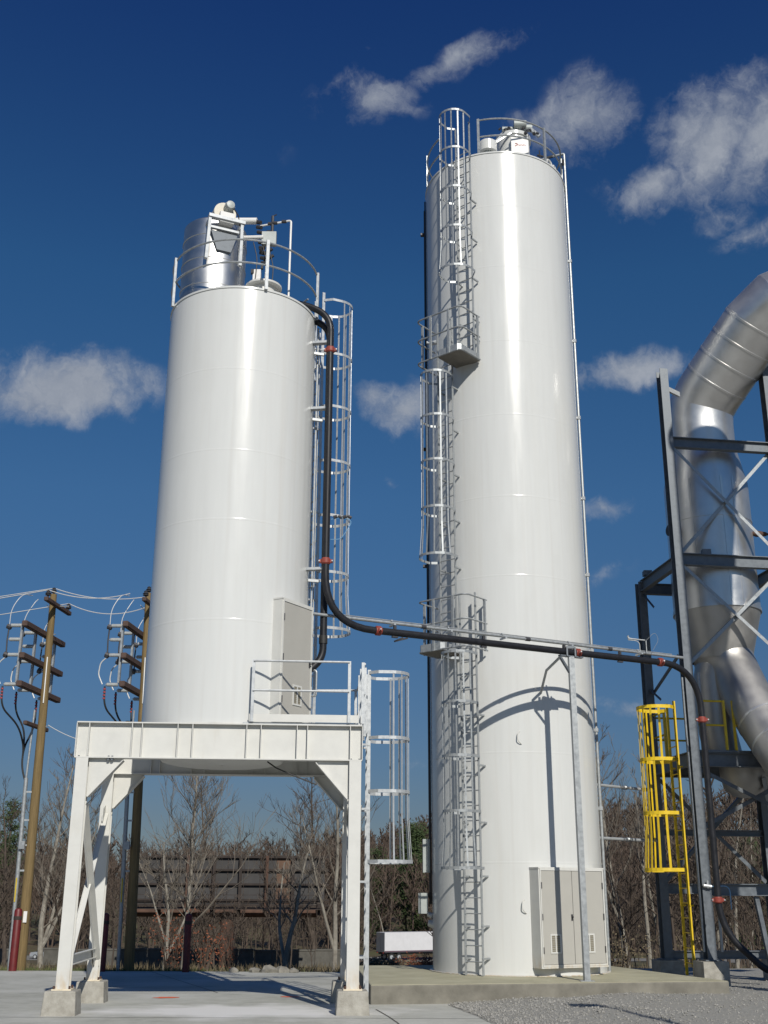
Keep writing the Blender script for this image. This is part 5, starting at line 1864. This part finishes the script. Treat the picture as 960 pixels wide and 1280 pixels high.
# ---- far woods: one mass of leafless trees
def woods(name, label, spots, seed, mname, hs, tw, protos=7):
    rng = random.Random(seed)
    P = []
    for k in range(protos):
        lines = bare_tree(rng, 1.0, .011, spread=rng.uniform(.34, .46), nb=(15, 6, 4), start=rng.uniform(.18, .4), forks=rng.randrange(2))
        vs, fs = [], []
        for pts, rs, dp_ in lines:
            if dp_ <= 1:
                mb_ = MB()
                mb_.tube(pts, [max(q, (.0035, .0016)[dp_] * tw) for q in rs], 4 if dp_ == 0 else 3, caps=False)
                o = len(vs)
                vs += [tuple(q) for q in mb_.v]
                fs += [tuple(i + o for i in f) for f in mb_.f]
            else:
                a, c = pts[0], pts[-1]
                d = (c - a).normalized()
                s = d.cross(Vector((rng.gauss(0, 1), rng.gauss(0, 1), rng.gauss(0, 1)))).normalized() * ((.0014 if dp_ == 2 else .0011) * tw)
                mid = pts[len(pts) // 2]
                o = len(vs)
                vs += [tuple(a - s), tuple(a + s), tuple(mid + s), tuple(mid - s), tuple(c)]
                fs += [(o, o + 1, o + 2, o + 3), (o + 3, o + 2, o + 4, o + 4)]
        f4 = np.array([f if len(f) == 4 else (*f, f[-1]) for f in fs], dtype=np.int32)
        P.append((np.array(vs, dtype=np.float32), f4))
    AV, AF, o = [], [], 0
    for (x, y, h) in spots:
        V, Fc = P[rng.randrange(protos)]
        a = rng.uniform(0, 6.28)
        w = rng.uniform(.85, 1.25)
        c, s = math.cos(a) * w, math.sin(a) * w
        W_ = np.empty_like(V)
        W_[:, 0] = (V[:, 0] * c - V[:, 1] * s) * h + x
        W_[:, 1] = (V[:, 0] * s + V[:, 1] * c) * h + y
        W_[:, 2] = V[:, 2] * h + gz(x, y) - .3
        AV.append(W_)
        AF.append(Fc + o)
        o += len(V)
    V, Fc = np.concatenate(AV), np.concatenate(AF)
    tri = Fc[:, 2] == Fc[:, 3]
    quads, tris = Fc[~tri], Fc[tri][:, :3]
    me = bpy.data.meshes.new(name)
    me.vertices.add(len(V))
    me.vertices.foreach_set('co', V.ravel())
    me.loops.add(len(quads) * 4 + len(tris) * 3)
    me.loops.foreach_set('vertex_index', np.concatenate([quads.ravel(), tris.ravel()]))
    me.polygons.add(len(quads) + len(tris))
    me.polygons.foreach_set('loop_start', np.concatenate([np.arange(len(quads)) * 4, len(quads) * 4 + np.arange(len(tris)) * 3]).astype(np.int32))
    me.update(calc_edges=True)
    me.materials.append(M[mname])
    ob = bpy.data.objects.new(name, me)
    COL.objects.link(ob)
    tag(ob, label, 'woods', kind='stuff')
    return ob

rng = random.Random(77)
def clear(x, y):
    k = x / y
    if y < 200:
        if -.012 < k < .05:
            return False
        if -.302 < k < -.262 and y > 60:
            return False
    if 168 < y < 197:
        return False
    return True
spots = []
while len(spots) < 620:
    y = rng.uniform(196, 330)
    k = rng.uniform(-.40, .40)
    spots.append((k * y, y, rng.uniform(14, 18.5)))
woods('far_woods', 'dense brown leafless woods filling the skyline beyond the road', spots, 7, 'wood_mass', None, 2.1)
spots = []
while len(spots) < 170:
    y = rng.uniform(98, 166)
    k = rng.uniform(-.40, .40)
    if clear(k * y, y):
        spots.append((k * y, y, rng.uniform(5.5, 10.5)))
woods('near_woods', 'brown leafless thicket of slim trees between the yard and the road', spots, 9, 'twig', None, 1.4)
spots = []
while len(spots) < 60:
    y = rng.uniform(46, 92)
    k = rng.choice((rng.uniform(.2, .38), rng.uniform(.2, .38), rng.uniform(-.36, -.05)))
    if clear(k * y, y):
        spots.append((k * y, y, rng.uniform(3.0, 6.5) if k < 0 else rng.uniform(4, 8.5)))
woods('saplings', 'thin leafless saplings scattered on the slope beyond the yard', spots, 10, 'twig', None, 1.3)
spots = []
for i in range(240):
    y = rng.uniform(330, 520)
    k = rng.uniform(-.05, .4)
    spots.append((k * y, y, rng.uniform(13, 19)))
woods('hill_woods', 'brown leafless woods covering the hill far behind the steel tower', spots, 12, 'wood_mass', None, 4.0)

# dry brush and grass along the edge of the pad
mb = MB()
rng = random.Random(5)
for i in range(5200):
    x = rng.uniform(-14, 10.5)
    y = 33.6 + abs(rng.gauss(0, .9))
    if -5.0 < x < -.5 and rng.random() < .8:
        continue
    h = rng.uniform(.04, .16)
    a = rng.uniform(0, 6.28)
    w = .012
    z = gz(x, y)
    p = Vector((x, y, z - .02))
    t_ = Vector((math.cos(a), math.sin(a), 0))
    mb.add([p - t_ * w, p + t_ * w, p + Vector((rng.gauss(0, .04), rng.gauss(0, .04), h))], [(0, 1, 2)])
tag(mb.build('grass', 'grass'), 'short green grass along the rear edge of the concrete pad', 'grass', kind='stuff')
mb = MB()
for i in range(9000):
    y = rng.uniform(36, 98)
    x = rng.uniform(-.4, .42) * y
    h = rng.uniform(.1, .35) if y < 48 else rng.uniform(.2, .7)
    a = rng.uniform(0, 6.28)
    p = Vector((x, y, gz(x, y) - .05))
    t_ = Vector((math.cos(a), math.sin(a), 0)) * (.015 + .0003 * y)
    mb.add([p - t_, p + t_, p + Vector((rng.gauss(0, .18), rng.gauss(0, .18), h))], [(0, 1, 2)])
tag(mb.build('dry_brush', 'brush'), 'dry tan weeds covering the slope below the pad', 'weeds', kind='stuff')

# ================================================================== LIGHT AND SKY
sun = bpy.data.lights.new('sun', 'SUN')
sun.energy = 4.2
sun.angle = R(.5)
sun.color = (1, .95, .86)
so = bpy.data.objects.new('sun', sun)
COL.objects.link(so)
sdir = Vector((-math.sin(R(SUN_AZ)) * math.cos(R(SUN_EL)), math.cos(R(SUN_AZ)) * math.cos(R(SUN_EL)), -math.sin(R(SUN_EL))))
so.rotation_euler = sdir.to_track_quat('-Z', 'Y').to_euler()

w = bpy.data.worlds.new('World')
SC.world = w
w.use_nodes = True
nt = w.node_tree
N, L = nt.nodes, nt.links
bg = N['Background']
bg.inputs['Strength'].default_value = .1
sky = N.new('ShaderNodeTexSky')
sky.sky_type = 'NISHITA'
sky.sun_disc = False
sky.sun_elevation = R(SUN_EL)
sky.sun_rotation = R(180 - SUN_AZ)      # the sun stands behind the camera, a little to the right
sky.altitude = 200
sky.air_density = 1.0
sky.dust_density = .3
sky.ozone_density = 2.5
tc = N.new('ShaderNodeTexCoord')
DIR = tc.outputs['Generated']

def math_(op, a, b=None, clamp=False):
    n_ = N.new('ShaderNodeMath')
    n_.operation = op
    n_.use_clamp = clamp
    for i, q in enumerate((a, b)):
        if q is None:
            continue
        if isinstance(q, (int, float)):
            n_.inputs[i].default_value = q
        else:
            L.new(q, n_.inputs[i])
    return n_.outputs[0]
def vdot(a, v):
    n_ = N.new('ShaderNodeVectorMath')
    n_.operation = 'DOT_PRODUCT'
    L.new(a, n_.inputs[0])
    n_.inputs[1].default_value = tuple(v)
    return n_.outputs['Value']
def noise_(scale, detail, rough=.6, vec=None):
    n_ = N.new('ShaderNodeTexNoise')
    n_.inputs['Scale'].default_value = scale
    n_.inputs['Detail'].default_value = detail
    n_.inputs['Roughness'].default_value = rough
    L.new(vec or DIR, n_.inputs['Vector'])
    return n_
# warped direction
wn = noise_(9, 4)
sub = N.new('ShaderNodeVectorMath'); sub.operation = 'SUBTRACT'
L.new(wn.outputs['Color'], sub.inputs[0]); sub.inputs[1].default_value = (.5, .5, .5)
scl = N.new('ShaderNodeVectorMath'); scl.operation = 'SCALE'
L.new(sub.outputs[0], scl.inputs[0]); scl.inputs['Scale'].default_value = .075
addv = N.new('ShaderNodeVectorMath'); addv.operation = 'ADD'
L.new(DIR, addv.inputs[0]); L.new(scl.outputs[0], addv.inputs[1])
WD = addv.outputs[0]
# cloud list: photo column, row, half width, half height, tilt, density
CLOUDS = [(472, 132, 56, 34, 8, .72), (425, 112, 50, 24, 35, .34), (585, 72, 92, 26, 24, .8), (470, 62, 26, 12, 0, .3), (392, 118, 30, 14, 20, .2), (520, 150, 34, 14, 10, .25),
          (728, 158, 62, 66, 25, .62), (665, 155, 46, 24, 0, .4), (752, 235, 40, 36, 0, .45),
          (885, 178, 98, 82, 15, 1.15), (958, 188, 80, 78, 0, 1.15), (815, 236, 74, 36, 22, .95), (920, 268, 60, 26, 0, .42), (950, 296, 50, 20, 5, .5), (765, 262, 40, 22, 10, .35),
          (75, 490, 128, 48, 8, 1.0), (498, 505, 60, 34, 0, .9), (800, 466, 96, 30, 10, .95), (760, 645, 44, 22, 0, .62), (484, 594, 20, 10, 0, .45),
          (766, 724, 36, 14, 5, .3), (525, 950, 34, 14, 0, .35), (785, 893, 55, 15, 0, .45), (480, 270, 24, 14, 0, .16), (340, 175, 30, 20, 0, .12)]
acc = None
for u, v, ru, rv, tilt, dens in CLOUDS:
    c = ray(u, v)
    rt = Vector((c.y, -c.x, 0)).normalized()
    up = rt.cross(c)
    ca, sa = math.cos(R(tilt)), math.sin(R(tilt))
    ax_, ay_ = rt * ca + up * sa, up * ca - rt * sa
    k = F
    cosc = (Vector((0, CT, ST))).dot(c)
    a_ = math_('MULTIPLY', vdot(WD, ax_), k / ru / cosc * 1.0)
    b_ = math_('MULTIPLY', vdot(WD, ay_), k / rv / cosc * 1.0)
    d2 = math_('SQRT', math_('ADD', math_('MULTIPLY', a_, a_), math_('MULTIPLY', b_, b_)))
    f_ = math_('SUBTRACT', 1.25, d2)
    front = math_('GREATER_THAN', vdot(DIR, c), .5)
    f_ = math_('MULTIPLY', math_('MULTIPLY', f_, front), dens)
    acc = f_ if acc is None else math_('SMOOTH_MAX' if False else 'MAXIMUM', acc, f_)
wq = noise_(16, 5, .6)
wsub = N.new('ShaderNodeVectorMath'); wsub.operation = 'SUBTRACT'
L.new(wq.outputs['Color'], wsub.inputs[0]); wsub.inputs[1].default_value = (.5, .5, .5)
wsc = N.new('ShaderNodeVectorMath'); wsc.operation = 'SCALE'
L.new(wsub.outputs[0], wsc.inputs[0]); wsc.inputs['Scale'].default_value = .09
wad = N.new('ShaderNodeVectorMath'); wad.operation = 'ADD'
L.new(DIR, wad.inputs[0]); L.new(wsc.outputs[0], wad.inputs[1])
nz = noise_(10, 10, .64, wad.outputs[0])
nz2 = noise_(30, 8, .62, wad.outputs[0])
mixn = math_('ADD', math_('MULTIPLY', nz.outputs['Fac'], .72), math_('MULTIPLY', nz2.outputs['Fac'], .28))
dn = math_('ADD', acc, math_('MULTIPLY', math_('SUBTRACT', mixn, .5), 2.9))
mr = N.new('ShaderNodeMapRange')
mr.interpolation_type = 'SMOOTHSTEP'
mr.inputs['From Min'].default_value = .14
mr.inputs['From Max'].default_value = 1.15
L.new(dn, mr.inputs['Value'])
gate = N.new('ShaderNodeMapRange')
gate.interpolation_type = 'SMOOTHSTEP'
gate.inputs['From Min'].default_value = 0.0
gate.inputs['From Max'].default_value = .3
L.new(acc, gate.inputs['Value'])
cl = math_('MULTIPLY', math_('MULTIPLY', mr.outputs['Result'], gate.outputs['Result']), .9)
# deepen the sky colour
sxyz = N.new('ShaderNodeSeparateXYZ')
L.new(DIR, sxyz.inputs[0])
rp = N.new('ShaderNodeValToRGB')
els = rp.color_ramp.elements
els[0].position, els[0].color = .06, (.21, .245, .32, 1)
els[1].position, els[1].color = .70, (.11, .28, .61, 1)
e2_ = els.new(.50)
e2_.color = (.205, .46, .655, 1)
e_ = els.new(.33)
e_.color = (.255, .445, .585, 1)
L.new(sxyz.outputs['Z'], rp.inputs['Fac'])
sep = N.new('ShaderNodeMix'); sep.data_type = 'RGBA'; sep.blend_type = 'MULTIPLY'
sep.inputs['Factor'].default_value = 1
L.new(sky.outputs['Color'], sep.inputs[6]); L.new(rp.outputs['Color'], sep.inputs[7])
gm = N.new('ShaderNodeGamma'); gm.inputs['Gamma'].default_value = 1.0
L.new(sep.outputs[2], gm.inputs['Color'])
cm = N.new('ShaderNodeMix'); cm.data_type = 'RGBA'
cc = N.new('ShaderNodeMix'); cc.data_type = 'RGBA'
L.new(nz2.outputs['Fac'], cc.inputs['Factor'])
cc.inputs[6].default_value = (1.95, 2.3, 2.95, 1)
cc.inputs[7].default_value = (4.5, 4.75, 5.2, 1)
L.new(cl, cm.inputs['Factor'])
L.new(gm.outputs['Color'], cm.inputs[6])
L.new(cc.outputs[2], cm.inputs[7])
L.new(cm.outputs[2], bg.inputs['Color'])

SC.view_settings.view_transform = 'Standard'
SC.view_settings.look = 'None'
SC.view_settings.exposure = 0.0
SC.view_settings.gamma = 1
SC.view_settings.use_curve_mapping = False
SC.cycles.max_bounces = 6
SC.cycles.use_denoising = True
